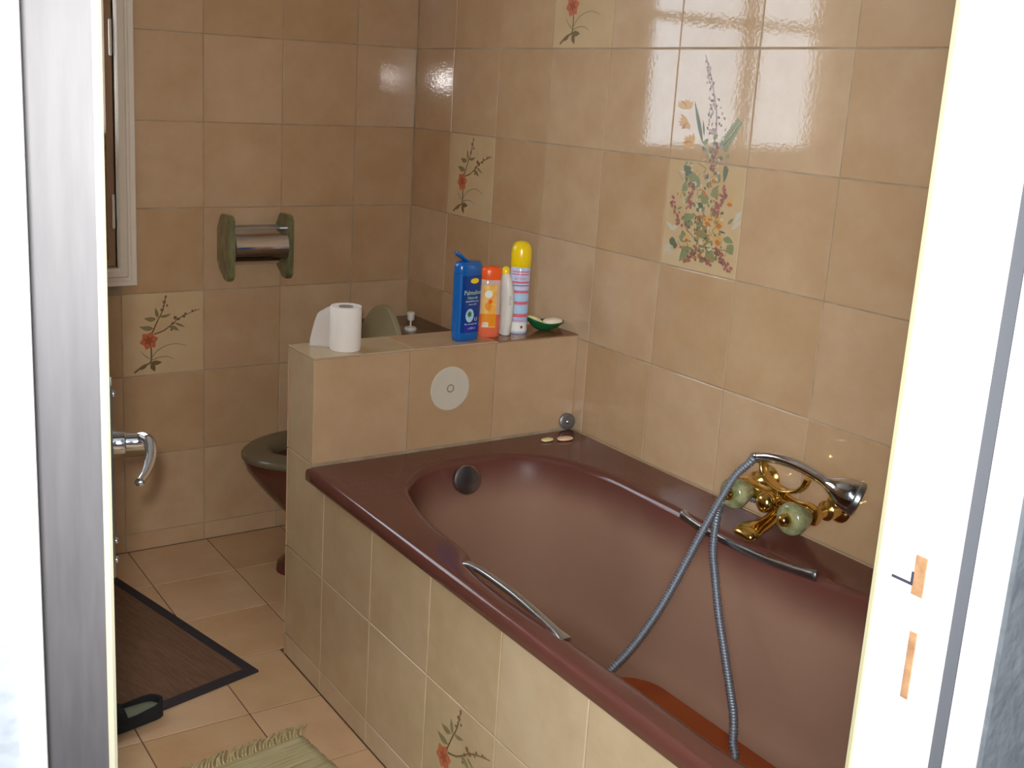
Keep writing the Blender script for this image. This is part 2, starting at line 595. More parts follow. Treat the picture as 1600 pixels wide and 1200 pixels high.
# ------------------------------------------------------------------ window in the back wall
bm = bmesh.new()
def frame_ring(bm, x0, x1, z0, z1, prof):
    """mitred frame from concentric rectangles; prof: list of (inset, y)"""
    rr = []
    for ins, y in prof:
        rr.append([(x0 + ins, y, z0 + ins), (x1 - ins, y, z0 + ins), (x1 - ins, y, z1 - ins), (x0 + ins, y, z1 - ins)])
    loft(bm, rr, False, False)
    return rr
frame_ring(bm, -2.09, -.912, .834, 2.12, [(0, .004), (0, -.012), (.003, -.016), (.016, -.016), (.019, -.011), (.024, -.011), (.03, -.02), (.048, -.02), (.053, -.016), (.053, .12)])
win = struct(obj('window_1', bm, WINP), 'cream painted window frame in the far wall beside the door')
win['category'] = 'window'
bm = bmesh.new()
xm = -1.50
for a, b in ((-2.035, xm), (xm, -.967)):
    frame_ring(bm, a + .001, b - .001, .889, 2.064, [(0, .03), (0, .004), (.004, 0), (.022, 0), (.026, .006), (.026, .03)])
    bw = bmesh.new()
    for za, zb in ((.912, 1.262),):
        box(bw, a + .024, b - .024, .008, .026, za, zb + .01)
        box(bw, a + .06, b - .06, .003, .009, za + .04, zb - .04, .002, 1)
    p = obj('shutter_panel', bw, WINS, win)
    br = bmesh.new()
    box(br, a + .024, b - .024, .002, .028, 1.236, 1.27, .003, 1)
    box(br, a + .024, b - .024, .002, .028, 1.72, 1.75, .003, 1)
    obj('glazing_bar', br, WINS, win)
obj('casement_frame', bm, WINS, win)
PANE = D.materials.new('window_glass')
PANE.use_nodes = True
nt = PANE.node_tree
nt.nodes.clear()
out = nt.nodes.new('ShaderNodeOutputMaterial')
tr_ = nt.nodes.new('ShaderNodeBsdfTransparent')
tr_.inputs[0].default_value = (.9, .93, .95, 1)
gl_ = nt.nodes.new('ShaderNodeBsdfGlossy')
gl_.inputs['Roughness'].default_value = .05
mx_ = nt.nodes.new('ShaderNodeMixShader')
mx_.inputs[0].default_value = .06
nt.links.new(tr_.outputs[0], mx_.inputs[1])
nt.links.new(gl_.outputs[0], mx_.inputs[2])
nt.links.new(mx_.outputs[0], out.inputs[0])
for a, b in ((-2.035, xm), (xm, -.967)):
    for za, zb in ((1.268, 1.722), (1.748, 2.042)):
        bp_ = bmesh.new()
        box(bp_, a + .026, b - .026, .014, .018, za, zb)
        obj('pane', bp_, PANE, win)
for z in (1.05, 1.53):
    bh = bmesh.new()
    lathe(bh, [(0, -.05), (.004, -.048), (.0045, -.044), (.0045, .044), (.004, .048), (0, .05)], (-.975, -.006, z), seg=10)
    h = obj('window_hinge', bh, WINP, win, True, angle=40)

# ------------------------------------------------------------------ doorway trim and door
bm = bmesh.new()
# strike side: reveal, rebate and moulded architrave as one profile in plan, extruded upwards
prof = [(-.950, -2.60), (-.958, -2.60), (-.9645, -2.604), (-.968, -2.610), (-.968, -2.687), (-.9645, -2.688), (-.9645, -2.7015), (-.968, -2.7025), (-.9685, -2.707),
        (-.9672, -2.7108), (-.965, -2.7112), (-.965, -2.7122), (-.9672, -2.7126), (-.968, -2.716), (-.9672, -2.7215), (-.9690, -2.7225), (-.9698, -2.7250), (-.9690, -2.7275), (-.9655, -2.7290), (-.950, -2.7295)]
prism(bm, prof, lambda p: (p[0], p[1], 0), lambda p: (p[0], p[1], 2.10))
trim_1 = struct(obj('trim_1', bm, WHITE), 'white painted strike jamb right of the doorway')
bm = bmesh.new()
prism(bm, [(-.9575, -2.5995), (-.9648, -2.6035), (-.9685, -2.6100), (-.9688, -2.6125), (-.9675, -2.6125), (-.9675, -2.6105), (-.9640, -2.6043), (-.9570, -2.6005)], lambda p: (p[0], p[1], 0), lambda p: (p[0], p[1], 2.09))
bs = bmesh.new()
prism(bs, [(-.9640, -2.6885), (-.9665, -2.6890), (-.9662, -2.7005), (-.9640, -2.7010)], lambda p: (p[0], p[1], 0), lambda p: (p[0], p[1], 2.09))
obj('seal_strip', bs, SEAL, trim_1)['label'] = 'grey seal strip in the groove of the jamb'
obj('edge_bead', bm, CREAM, trim_1)['label'] = 'cream bead on the bathroom edge of the jamb'
for za, zb, ya, yb in ((1.022, 1.060, -2.659, -2.647), (.922, .988, -2.660, -2.652)):
    bm = bmesh.new()
    box(bm, -.9688, -.964, ya, yb, za, zb, .0005, 1)
    obj('mortise', bm, MORT, trim_1)['label'] = 'bare wood lock mortise cut into the white jamb'
bm = bmesh.new()
box(bm, -.9690, -.966, -2.646, -2.626, 1.030, 1.0325)
box(bm, -.9690, -.966, -2.648, -2.6455, 1.030, 1.043)
obj('strike_slot', bm, DARK, trim_1)

bm = bmesh.new()
prof = [(-1.7215, -2.61), (-1.7215, -2.665), (-1.7225, -2.668), (-1.7240, -2.700), (-1.7252, -2.7125), (-1.7275, -2.7225), (-1.7310, -2.7300), (-1.7355, -2.7340), (-1.7400, -2.7345), (-1.7420, -2.7300), (-1.7420, -2.61)]
prism(bm, prof, lambda p: (p[0], p[1], 0), lambda p: (p[0], p[1], 2.10))
trim_2 = struct(obj('trim_2', bm, WHITE), 'white painted hinge jamb at the left edge of the doorway')
bm = bmesh.new()
box(bm, -1.728, -.945, -2.742, -2.612, 2.06, 2.12, .004, 1)
struct(obj('trim_3', bm, WHITE), 'white painted head of the door frame')

# door leaf: hinge edge at the jamb, swung into the bathroom
ang = math.atan2(.549, .1410)          # leaf direction in plan
door = D.objects.new('door_1', None)
COL.objects.link(door)
door.location = (-1.679, -2.66, 0)
door.rotation_euler = (0, 0, ang - math.pi / 2)   # local +y runs along the leaf, local +x is the hall face
struct(door, 'white door swung open into the bathroom seen on its worn grey hinge edge')
bm = bmesh.new()
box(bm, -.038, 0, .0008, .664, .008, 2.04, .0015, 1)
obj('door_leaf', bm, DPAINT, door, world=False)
bm = bmesh.new()
box(bm, -.0378, -.0045, -.0006, .002, .008, 2.04)
obj('door_edge', bm, DEDGE, door, world=False)['label'] = 'worn streaky grey hinge edge of the door'
bm = bmesh.new()
box(bm, .0, .0025, .622, .661, .90, 1.12, .001, 1)
plate = obj('handle_plate', bm, STEEL, door, world=False)
for z in (.912, .935, 1.105):
    b2 = bmesh.new()
    lathe(b2, [(0, .0045), (.003, .0042), (.004, .0025), (.004, 0)], (.0015, .645, z), (1, 0, 0), 10)
    obj('screw', b2, CHROME, plate, True, world=False)
bm = bmesh.new()
# lever: neck out of the plate, bend, droop back
def hp(x, y, z):
    return (x, y, z)
lathe(bm, [(.013, 0), (.013, .012), (.0115, .0135), (.010, .014), (.010, .0345), (.009, .036)], (.002, .642, 1.0505), (1, 0, 0), 20)
pts = catmull([(.026, .642, 1.0510), (.034, .638, 1.0545), (.0395, .622, 1.0560), (.0405, .600, 1.0500), (.0375, .576, 1.0450), (.0320, .556, 1.0415), (.0275, .542, 1.0405)], 5)
n = len(pts)
tube(bm, pts, [.0082 - .0042 * i / (n - 1) for i in range(n)], 14)
lathe(bm, [(0, -.0052), (.0035, -.0038), (.005, 0), (.0035, .0038), (0, .0052)], (.0272, .541, 1.0402), (1, 0, 0), 12)
obj('door_handle', bm, CHROME, door, True, world=False, angle=50)['label'] = 'chrome curved door lever'

# ------------------------------------------------------------------ bathtub
tub = thing('bathtub', 'brown enamel bathtub with chrome grips built in behind tiles', 'bathtub', (-.39, -1.77, 0))
inner_pts = [(-.655, -1.235), (-.615, -1.138), (-.53, -1.066), (-.40, -1.046), (-.285, -1.066), (-.205, -1.14), (-.165, -1.27),
             (-.160, -1.45), (-.160, -1.70), (-.152, -1.93), (-.120, -2.08), (-.105, -2.30), (-.17, -2.47), (-.40, -2.52), (-.65, -2.47),
             (-.718, -2.30), (-.725, -2.05), (-.726, -1.75), (-.725, -1.60), (-.718, -1.558), (-.697, -1.522), (-.688, -1.47), (-.682, -1.36)]
loop = catmull([(x, y, 0) for x, y in inner_pts], 6, True)
cx_, cy_ = -.42, -1.78
X0, X1, Y0, Y1 = -.786, -.0005, -2.598, -.934
angs = [(math.atan2(p.y - cy_, p.x - cx_), (Vector((p.x - cx_, p.y - cy_))).length) for p in loop]
angs.sort()
def inner_r(t):
    A = angs
    if t <= A[0][0] or t >= A[-1][0]:
        a, b = A[-1], (A[0][0] + 2 * math.pi, A[0][1])
        tt = t if t >= A[-1][0] else t + 2 * math.pi
    else:
        for i in range(len(A) - 1):
            if A[i][0] <= t <= A[i + 1][0]:
                a, b = A[i], A[i + 1]
                tt = t
                break
    return a[1] + (b[1] - a[1]) * (tt - a[0]) / max(1e-9, b[0] - a[0])
ths = [a for a, _ in angs]
for X in (X0, X1):
    for Y in (Y0, Y1):
        t = math.atan2(Y - cy_, X - cx_)
        ths.append(t)
        ths += [t - .012, t + .012]
ths = sorted(set(ths))
def outer(t, ins):
    c, s = math.cos(t), math.sin(t)
    bx = (X1 - ins - cx_) if c > 0 else (X0 + ins - cx_)
    by = (Y1 - ins - cy_) if s > 0 else (Y0 + ins - cy_)
    k = min(bx / c if abs(c) > 1e-9 else 9, by / s if abs(s) > 1e-9 else 9)
    return cx_ + c * k, cy_ + s * k
def innr(t, kx, ky):
    r = inner_r(t)
    return cx_ + math.cos(t) * r * kx, cy_ + math.sin(t) * r * ky
rings = []
for ins, z in ((.012, .524), (.003, .524), (0, .528), (0, .548), (.002, .5535), (.006, .5575), (.012, .5592), (.016, .5595), (.020, .5595)):
    rings.append([(*outer(t, ins), z) for t in ths])
for o_, z in ((.025, .5595), (.019, .5592), (.012, .5577), (.006, .5535), (.002, .5470)):
    rings.append([(*innr(t, 1 + o_ / .29, 1 + o_ / .74), z) for t in ths])
for kx, ky, z in ((.993, .996, .537), (.970, .982, .51), (.935, .950, .44), (.890, .905, .34), (.855, .868, .26), (.82, .84, .225), (.76, .80, .205), (.67, .74, .196), (.34, .4, .1945)):
    rings.append([(*innr(t, kx, ky), z) for t in ths])
bm = bmesh.new()
loft(bm, rings[:14], False, False)
obj('tub_rim', bm, BROWN, tub, True)['label'] = 'glossy dark brown tub rim'
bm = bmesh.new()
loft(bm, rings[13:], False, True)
ba = obj('tub_basin', bm, [BASINM], tub, True)
ba['label'] = 'dull paler brown inside of the tub'
# overflow knob
bm = bmesh.new()
ax = Vector((-.18, -.93, .20)).normalized()
c = Vector((-.424, -1.076, .520)) - ax * .004
lathe(bm, [(.026, -.034), (.030, -.028), (.031, -.008), (.0345, -.006), (.036, -.003), (.036, .006), (.034, .009), (.028, .0105), (0, .0112)], c, ax, 28)
obj('overflow_knob', bm, mat('dull_chrome', (.36, .33, .32, 1), .24, metal=1), tub, True, angle=35)['label'] = 'round chrome overflow knob'
# grips
def grip(name, pts, wid, thk, up):
    bm = bmesh.new()
    P = catmull(pts, 6)
    n = len(P)
    up = Vector(up)
    rings = []
    for i, p in enumerate(P):
        t = (P[min(i + 1, n - 1)] - P[max(i - 1, 0)]).normalized()
        s = t.cross(up).normalized()
        u2 = s.cross(t).normalized()
        f = i / (n - 1)
        e = max(0, 1 - min(f, 1 - f) / .16)
        w_ = wid * (1 + .8 * e * e * (3 - 2 * e)) * (1 if 0 < i < n - 1 else .75)
        rings.append([p + s * x * w_ + u2 * y * thk * (1 + .35 * e) for x, y in sellipse(1, 1, 3, 14)])
    loft(bm, rings)
    o = obj(name, bm, STEEL, tub, True, angle=60)
    o['label'] = 'grey metal grip bar'
    return o
grip('grip_bar', [(-.727, -1.552, .556), (-.729, -1.580, .563), (-.732, -1.63, .569), (-.735, -1.72, .571), (-.738, -1.80, .567), (-.739, -1.85, .562), (-.739, -1.885, .556)], .0072, .0035, (0, 0, 1))
grip('grip_bar', [(-.166, -1.548, .561), (-.170, -1.575, .557), (-.172, -1.63, .553), (-.170, -1.72, .552), (-.164, -1.80, .553), (-.156, -1.865, .557), (-.148, -1.905, .561)], .0055, .0085, (0, 0, 1))

# ------------------------------------------------------------------ toilet
TY = -.325
to = thing('toilet', 'brown ceramic toilet with raised grey seat lid behind the low partition', 'toilet', (-.38, TY, 0))
SZ = .385
def egg(x_tip, x_back, w, seg=40, dy=0):
    r = []
    L = x_back - x_tip
    for k in range(seg):
        t = 2 * math.pi * k / seg
        cc = math.cos(t)
        x = x_tip + L * .56 - cc * (L * .56 if cc > 0 else L * .44)
        y = math.sin(t) * w
        r.append((x, TY + dy + y))
    return r
bm = bmesh.new()
rg = []
for z, tip, back, w in ((0, -.595, -.17, .118), (.02, -.592, -.17, .116), (.045, -.56, -.17, .104), (.09, -.525, -.18, .094), (.14, -.535, -.19, .10), (.20, -.58, -.19, .122), (.27, -.642, -.20, .152), (.325, -.684, -.205, .172), (.350, -.694, -.205, .179), (.360, -.694, -.205, .179)):
    rg.append([(x, y, z) for x, y in egg(tip, back, w)])
for z, ins in ((.360, .03), (.34, .04), (.26, .07), (.20, .12)):
    rg.append([(x, y, z) for x, y in egg(-.67 + ins, -.24 - ins * .3, .178 - ins)])
loft(bm, rg)
obj('bowl', bm, TOIL, to, True, angle=60)
bm = bmesh.new()
o1 = egg(-.702, -.25, .185)
i1 = egg(-.605, -.30, .085)
def insr(loop, d):
    c = Vector((sum(p[0] for p in loop) / len(loop), sum(p[1] for p in loop) / len(loop)))
    return [tuple(c + (Vector(p) - c) * (1 - d / (Vector(p) - c).length)) for p in loop]
rg = [[(x, y, .3605) for x, y in i1], [(x, y, .3605) for x, y in insr(o1, .012)], [(x, y, .366) for x, y in o1], [(x, y, .376) for x, y in o1],
      [(x, y, .384) for x, y in insr(o1, .010)], [(x, y, .388) for x, y in insr(o1, .03)], [(x, y, .388) for x, y in insr(i1, -.03)],
      [(x, y, .383) for x, y in insr(i1, -.010)], [(x, y, .372) for x, y in i1], [(x, y, .3605) for x, y in i1]]
loft(bm, rg, False, False)
obj('seat', bm, SEATM, to, True)['label'] = 'dark grey plastic seat ring'
# raised lid, a half ellipse leaning on the cistern
bm = bmesh.new()
lidz0, lh, lw = .395, .395, .190
def lidpt(u, v, d):
    tilt = .10
    return (-.285 + v * tilt - d, TY + .03 + u, lidz0 + v)
poly = []
for k in range(33):
    t = math.pi * k / 32
    poly.append((math.cos(t) * lw * (1 if True else 1), max(0, math.sin(t)) ** .9 * lh))
loft(bm, [[lidpt(u, v, -.007) for u, v in poly], [lidpt(u, v, .004) for u, v in poly], [lidpt(u * .97, v * .985 + .002, .008) for u, v in poly]])
lid = obj('lid', bm, mat('grey_green_lid', lin((150, 142, 112)), .25), to, True, angle=40)
lid['label'] = 'raised grey-green seat lid'
for s in (-.055, .055):
    b2 = bmesh.new()
    tube(b2, [(-.262, TY + .02 + s - .02, .395), (-.262, TY + .02 + s + .02, .395)], .011, 12)
    obj('hinge', b2, SEATM, to, True, angle=40)
# cistern
CY = -.275
bm = bmesh.new()
def rr(x0, x1, y0, y1, rad, z, seg=6):
    pts = []
    for cxx, cyy, a0 in ((x1 - rad, y1 - rad, 0), (x0 + rad, y1 - rad, 90), (x0 + rad, y0 + rad, 180), (x1 - rad, y0 + rad, 270)):
        for k in range(seg + 1):
            a = math.radians(a0 + 90 * k / seg)
            pts.append((cxx + math.cos(a) * rad, cyy + math.sin(a) * rad, z))
    return pts
loft(bm, [rr(-.20, -.004, CY - .17, CY + .17, .03, .36), rr(-.215, -.004, CY - .20, CY + .20, .03, .42), rr(-.222, -.004, CY - .215, CY + .215, .03, .655)])
obj('cistern', bm, TOIL, to, True, angle=40)
bm = bmesh.new()
loft(bm, [rr(-.228, -.003, CY - .222, CY + .222, .03, .655), rr(-.230, -.003, CY - .224, CY + .224, .03, .68), rr(-.226, -.006, CY - .22, CY + .22, .028, .694), rr(-.214, -.014, CY - .208, CY + .208, .02, .70)])
obj('cistern_lid', bm, TOIL, to, True, angle=40)
bm = bmesh.new()
lathe(bm, [(.019, 0), (.0195, .006), (.016, .010), (.008, .011), (.0028, .012), (.0028, .030), (.009, .031), (.0115, .036), (.0115, .047), (.0125, .050), (.0125, .055), (.010, .057), (0, .057)], (-.137, -.268, .70), seg=24)
obj('flush_knob', bm, WPLAST, to, True, angle=40)['label'] = 'white pull-up flush knob'

# ------------------------------------------------------------------ paper holder on the back wall
HX0, HX1, HZ = -.668, -.460, .945
ho = thing('toilet_paper_holder', 'green onyx and chrome toilet paper holder on the tiled far wall', 'paper holder', (-.565, 0, HZ))
bm = None
hexa = [(0, -.045), (.0, .055), (.030, .098), (.088, .098), (.102, .082), (.102, -.082), (.088, -.098), (.062, -.098), (.02, -.072)]
for xa, xb in ((HX0, HX0 + .021), (HX1 - .021, HX1)):
    bm = bmesh.new()
    prism(bm, hexa, lambda p, xa=xa: (xa, -p[0] - .0005, HZ + p[1]), lambda p, xb=xb: (xb, -p[0] - .0005, HZ + p[1]))
    bmesh.ops.bevel(bm, geom=list(bm.edges), offset=.003, segments=2, affect='EDGES')
    obj('end_plate', bm, ONYX, ho)['label'] = 'green onyx end plate'
bm = bmesh.new()
tube(bm, [(HX0 + .021, -.062, HZ), (HX1 - .021, -.062, HZ)], .052, 40)
obj('roller_cover', bm, CHROME, ho, True, angle=40)
bm = bmesh.new()
tube(bm, [(HX0 + .021, -.030, HZ + .05), (HX1 - .021, -.030, HZ + .05)], .012, 16)
obj('hinge_rod', bm, STEEL, ho, True, angle=40)

# ------------------------------------------------------------------ bath mixer, hand shower, hose
MX = -.088
MZ = .648
mi = thing('bath_mixer_tap', 'ornate brass bath mixer tap with green onyx knobs on the right wall', 'tap', (0, -1.735, MZ))
bm = bmesh.new()
YB0, YB1 = -1.628, -1.838
prf = []
for k in range(25):
    f = k / 24
    y = YB0 + (YB1 - YB0) * f
    d = abs(f - .5) * 2
    prf.append((.0175 + .011 * math.exp(-(d / .22) ** 2) + .005 * math.exp(-((d - .78) / .14) ** 2), (YB0 - y)))
prf = [(.006, -.004)] + prf + [(.006, prf[-1][1] + .004)]
lathe(bm, prf, (MX, YB0, MZ), (0, -1, 0), 24)
obj('mixer_body', bm, BRASS, mi, True, angle=50)
for y in (-1.632, -1.822):
    bm = bmesh.new()
    lathe(bm, [(.030, 0), (.031, .004), (.026, .010), (.018, .014), (.016, .022), (.020, .026), (.0205, .042), (.016, .046), (.013, .05), (.013, -MX)], (-.001, y, MZ), (-1, 0, 0), 28)
    obj('wall_union', bm, BRASS, mi, True, angle=35)
for y, z in ((-1.668, MZ - .001), (-1.824, MZ - .001)):
    bm = bmesh.new()
    lathe(bm, [(.013, -.004), (.0185, -.001), (.022, .007), (.0285, .021), (.0335, .034), (.0338, .041), (.031, .0485), (.0265, .0525), (.018, .0532), (0, .053)], (MX - .016, y, z), (-1, .04, .02), 8 * 3)
    kn = obj('tap_knob', bm, ONYXW, mi, True, angle=50)
    kn['label'] = 'barrel shaped green and white onyx tap knob'
    bm = bmesh.new()
    lathe(bm, [(.0145, .050), (.0145, .055), (.0125, .060), (.0115, .066), (.0075, .0705), (0, .0715)], (MX - .016, y, z), (-1, .04, .02), 20)
    obj('knob_cap', bm, BRASS, kn, True, angle=50)['label'] = 'brass cap'
    bm = bmesh.new()
    lathe(bm, [(.012, -.012), (.012, .002), (.0165, .004), (.0165, .008), (.012, .012)], (MX - .012, y, z), (-1, .04, .02), 20)
    obj('knob_collar', bm, BRASS, kn, True, angle=50)
# diverter knob
bm = bmesh.new()
lathe(bm, [(.012, 0), (.012, .018), (.018, .022), (.0215, .032), (.020, .044), (.013, .052), (.006, .054), (0, .054)], (MX - .014, -1.750, MZ + .004), (-1, 0, .12), 20)
obj('diverter_knob', bm, BRASS, mi, True, angle=50)
# spout
bm = bmesh.new()
P = catmull([(MX, -1.745, MZ - .008), (MX - .02, -1.747, MZ - .030), (MX - .05, -1.750, MZ - .040), (MX - .08, -1.752, MZ - .043), (MX - .105, -1.754, MZ - .047), (MX - .118, -1.755, MZ - .052)], 5)
rg = []
for i, p in enumerate(P):
    f = i / (len(P) - 1)
    wd = .013 + .017 * max(0, min(1, (f - .25) / .45)) ** 1.5 * (1 if f < .7 else math.sqrt(max(.12, 1 - ((f - .7) / .31) ** 2)))
    th = (.014 - .001 * f) * (1 if f < .7 else math.sqrt(max(.12, 1 - ((f - .7) / .31) ** 2)))
    t = (P[min(i + 1, len(P) - 1)] - P[max(i - 1, 0)]).normalized()
    s = Vector((0, 1, 0))
    u2 = t.cross(s).normalized()
    rg.append([p + s * a * wd + u2 * b * th for a, b in sellipse(1, 1, 2.2, 18)])
loft(bm, rg)
obj('spout', bm, BRASS, mi, True, angle=60)
# cradle fork
bm = bmesh.new()
cr = catmull([(-.100, -1.697, .724), (-.100, -1.701, .706), (-.100, -1.715, .690), (-.100, -1.738, .681), (-.100, -1.765, .680), (-.100, -1.792, .690), (-.100, -1.808, .704), (-.100, -1.815, .722)], 5)
n = len(cr)
rg = []
for i, p in enumerate(cr):
    f = abs(i / (n - 1) - .5) * 2
    t = (cr[min(i + 1, n - 1)] - cr[max(i - 1, 0)]).normalized()
    s = Vector((1, 0, 0))
    u2 = t.cross(s).normalized()
    rg.append([p + s * a * (.010 + .005 * (1 - f)) + u2 * b * .0045 for a, b in sellipse(1, 1, 2.6, 14)])
loft(bm, rg)
tube(bm, [(-.096, -1.75, MZ + .010), (-.097, -1.75, .664), (-.099, -1.75, .679)], [.014, .0095, .013], 16)
obj('cradle', bm, BRASS, mi, True, angle=60)

hs = thing('hand_shower', 'chrome hand shower lying in the brass cradle of the mixer tap', 'shower head', (-.1, -1.75, .735))
bm = bmesh.new()
P = catmull([(-.108, -1.690, .7300), (-.106, -1.715, .7375), (-.104, -1.755, .7430), (-.102, -1.800, .7425), (-.100, -1.840, .736), (-.097, -1.866, .7285), (-.090, -1.890, .7215), (-.079, -1.908, .7145)], 5)
n = len(P)
rad = []
for i in range(n):
    f = i / (n - 1)
    rad.append(.0098 + .0022 * f + (0 if f < .66 else .0215 * math.sin(min(1, (f - .66) / .30) * math.pi / 2) ** 1.5))
tube(bm, P, rad, 24)
obj('shower_handle', bm, CHROME, hs, True, angle=50)
d = (P[-1] - P[-3]).normalized()
bm = bmesh.new()
lathe(bm, [(.0315, -.001), (.034, .001), (.035, .005), (.0345, .012), (.031, .0145), (0, .0145)], P[-1], d, 28)
obj('spray_face', bm, STEEL, hs, True, angle=40)
bm = bmesh.new()
d = (P[0] - P[2]).normalized()
lathe(bm, [(.009, -.002), (.0115, 0), (.0115, .012), (.0095, .016), (.008, .018)], P[0], d, 16)
obj('hose_nut', bm, CHROME, hs, True, angle=40)
tail = P[0] + d * .014

# course of the hose: from the hand shower down into the tub, a loop on the mat, and back up to the mixer
HOSE_DOWN = [(-0.125, -1.6843, 0.7193), (-0.155, -1.6776, 0.6935), (-0.185, -1.6725, 0.6459), (-0.22, -1.6643, 0.5767), (-0.255, -1.6611, 0.5122), (-0.3, -1.6587, 0.4373), (-0.345, -1.658, 0.3809), (-0.385, -1.6545, 0.3368), (-0.42, -1.6462, 0.301), (-0.445, -1.6272, 0.2512)]
HOSE_RISE = [(-0.36, -1.927, 0.2339), (-0.34, -1.9138, 0.2677), (-0.315, -1.8863, 0.2983), (-0.29, -1.8492, 0.3238), (-0.26, -1.7964, 0.373), (-0.235, -1.747, 0.4285)]
HOSE_TOP = [(-0.212, -1.7038, 0.4901), (-0.202, -1.6814, 0.536), (-0.19, -1.6695, 0.5862), (-0.155, -1.6445, 0.6169)]
path = [tail] + [Vector(p) for p in HOSE_DOWN]
path += [Vector((-.470, -1.640, .230)), Vector((-.485, -1.690, .2115)), Vector((-.480, -1.760, .2105)), Vector((-.440, -1.830, .215))]
path += [Vector(p) for p in HOSE_RISE + HOSE_TOP] + [Vector((-.112, -1.648, .632)), Vector((-.088, -1.682, .630))]
raw = catmull(path, 24)
# resample at an even pitch and modulate the radius: the coils of the hose
L = [0]
for a, b in zip(raw, raw[1:]):
    L.append(L[-1] + (b - a).length)
pitch = .0062
pts, rad = [], []
i = 0
s = 0
k = 0
while s < L[-1]:
    while L[i + 1] < s:
        i += 1
    f = (s - L[i]) / max(1e-9, L[i + 1] - L[i])
    pts.append(raw[i].lerp(raw[i + 1], f))
    rad.append((.0080, .0092, .0080, .0060)[k % 4])
    k += 1
    s += pitch / 4
bm = bmesh.new()
tube(bm, pts, rad, 10)
tag(obj('shower_hose', bm, HOSEM, None, True), 'grey ribbed metal shower hose hanging into the bathtub', 'hose')

# ------------------------------------------------------------------ things on the partition
T = PZ + .0002
# toilet paper roll
ro = thing('toilet_roll', 'white toilet roll with a loose sheet on the end of the partition', 'toilet paper', (-.662, -.874, T))
bm = bmesh.new()
lathe(bm, [(.0175, .002), (.0365, 0), (.0378, .003), (.0378, .103), (.0365, .1055), (.0175, .1035)], ro.location, seg=40, close=False)
o = obj('paper_roll', bm, PAPER, ro, True, angle=40)
bm = bmesh.new()
lathe(bm, [(.0176, .001), (.0176, .1045), (.0166, .1045), (.0166, .001), (.0176, .001)], ro.location, seg=28, close=False)
obj('core', bm, mat('card_core', lin((150, 138, 130)), .9), ro, True, angle=40)
bm = bmesh.new()
sheet = []
for i in range(13):
    f = i / 12
    a = math.radians(70 + 75 * min(1, f / .3)) if f < .3 else None
    if f < .3:
        p = Vector((-.662 + math.cos(a) * .0382, -.874 + math.sin(a) * .0382))
        lastp = p
        tdir = Vector((-math.sin(a), math.cos(a)))
    else:
        g = (f - .3) / .7
        p = lastp + Vector((-.78, -.30)).normalized() * 0 + Vector((-.040 * g, .040 * g - .010 * g * g))
    top = .100 if f < .35 else .100 - .030 * ((f - .35) / .65) - .055 * max(0, (f - .72) / .28) ** 1.4
    sheet.append((p, top))
fr = [[bm.verts.new((p.x, p.y, T + .0005)) for p, t in sheet]]
for m_ in range(1, 6):
    fr.append([bm.verts.new((p.x, p.y, T + .0005 + t * m_ / 5)) for p, t in sheet])
for a, b in zip(fr, fr[1:]):
    for k in range(len(sheet) - 1):
        bm.faces.new((a[k], a[k + 1], b[k + 1], b[k]))
bmesh.ops.solidify(bm, geom=bm.faces[:], thickness=.0006)
obj('loose_sheet', bm, PAPER, ro, True)

# generic bottle with superellipse sections; returns a function that maps (u, z) on the front to a point
def bottle_rings(cx, cy, z0, prof, nexp, seg=36, rot=0):
    return [[(x, y, z0 + z) for x, y in sellipse(a, b, nexp, seg, cx, cy, rot)] for z, a, b in prof]

def prof_at(prof, z):
    for p, q in zip(prof, prof[1:]):
        if p[0] <= z <= q[0]:
            f = (z - p[0]) / max(1e-9, q[0] - p[0])
            return p[1] + (q[1] - p[1]) * f, p[2] + (q[2] - p[2]) * f
    return prof[-1][1:]

def front_map(cx, cy, z0, prof, nexp, rot=0, eps=.0004):
    def f(u, z):
        a, b = prof_at(prof, z)
        uu = max(-.999, min(.999, u / a))
        x, y = u, -b * (1 - abs(uu) ** nexp) ** (1 / nexp) - eps
        return Vector((cx + x * math.cos(rot) - y * math.sin(rot), cy + x * math.sin(rot) + y * math.cos(rot), z0 + z))
    return f

def decal(name, m, parent, fmap, shape):
    """flat print: grid patch given as rows of (u,z) laid on the bottle surface"""
    bm = bmesh.new()
    vv = [[bm.verts.new(fmap(u, z)) for u, z in row] for row in shape]
    for a, b in zip(vv, vv[1:]):
        for k in range(len(a) - 1):
            bm.faces.new((a[k], a[k + 1], b[k + 1], b[k]))
    return obj(name, bm, m, parent)

def rect_shape(u0, u1, z0, z1, nu=8, nz=4):
    return [[(u0 + (u1 - u0) * i / nu, z0 + (z1 - z0) * j / nz) for i in range(nu + 1)] for j in range(nz + 1)]

def ell_shape(uc, zc, ru, rz, n=20):
    rows = []
    for j in range(7):
        r = max(.02, j / 6)
        rows.append([(uc + ru * r * math.cos(2 * math.pi * k / n), zc + rz * r * math.sin(2 * math.pi * k / n)) for k in range(n + 1)])
    return rows

def text_on(name, body, size, uc, zc, m, parent, fmap, font_scale_x=1):
    cu = D.curves.new(name, 'FONT')
    cu.body = body
    cu.size = size
    cu.align_x = 'CENTER'
    cu.align_y = 'CENTER'
    o = D.objects.new(name, cu)
    COL.objects.link(o)
    dg = bpy.context.evaluated_depsgraph_get()
    me = D.meshes.new_from_object(o.evaluated_get(dg))
    D.objects.remove(o)
    bm = bmesh.new()
    bm.from_mesh(me)
    D.meshes.remove(me)
    for v in bm.verts:
        v.co = fmap(uc + v.co.x * font_scale_x, zc + v.co.y)
    return obj(name, bm, m, parent)

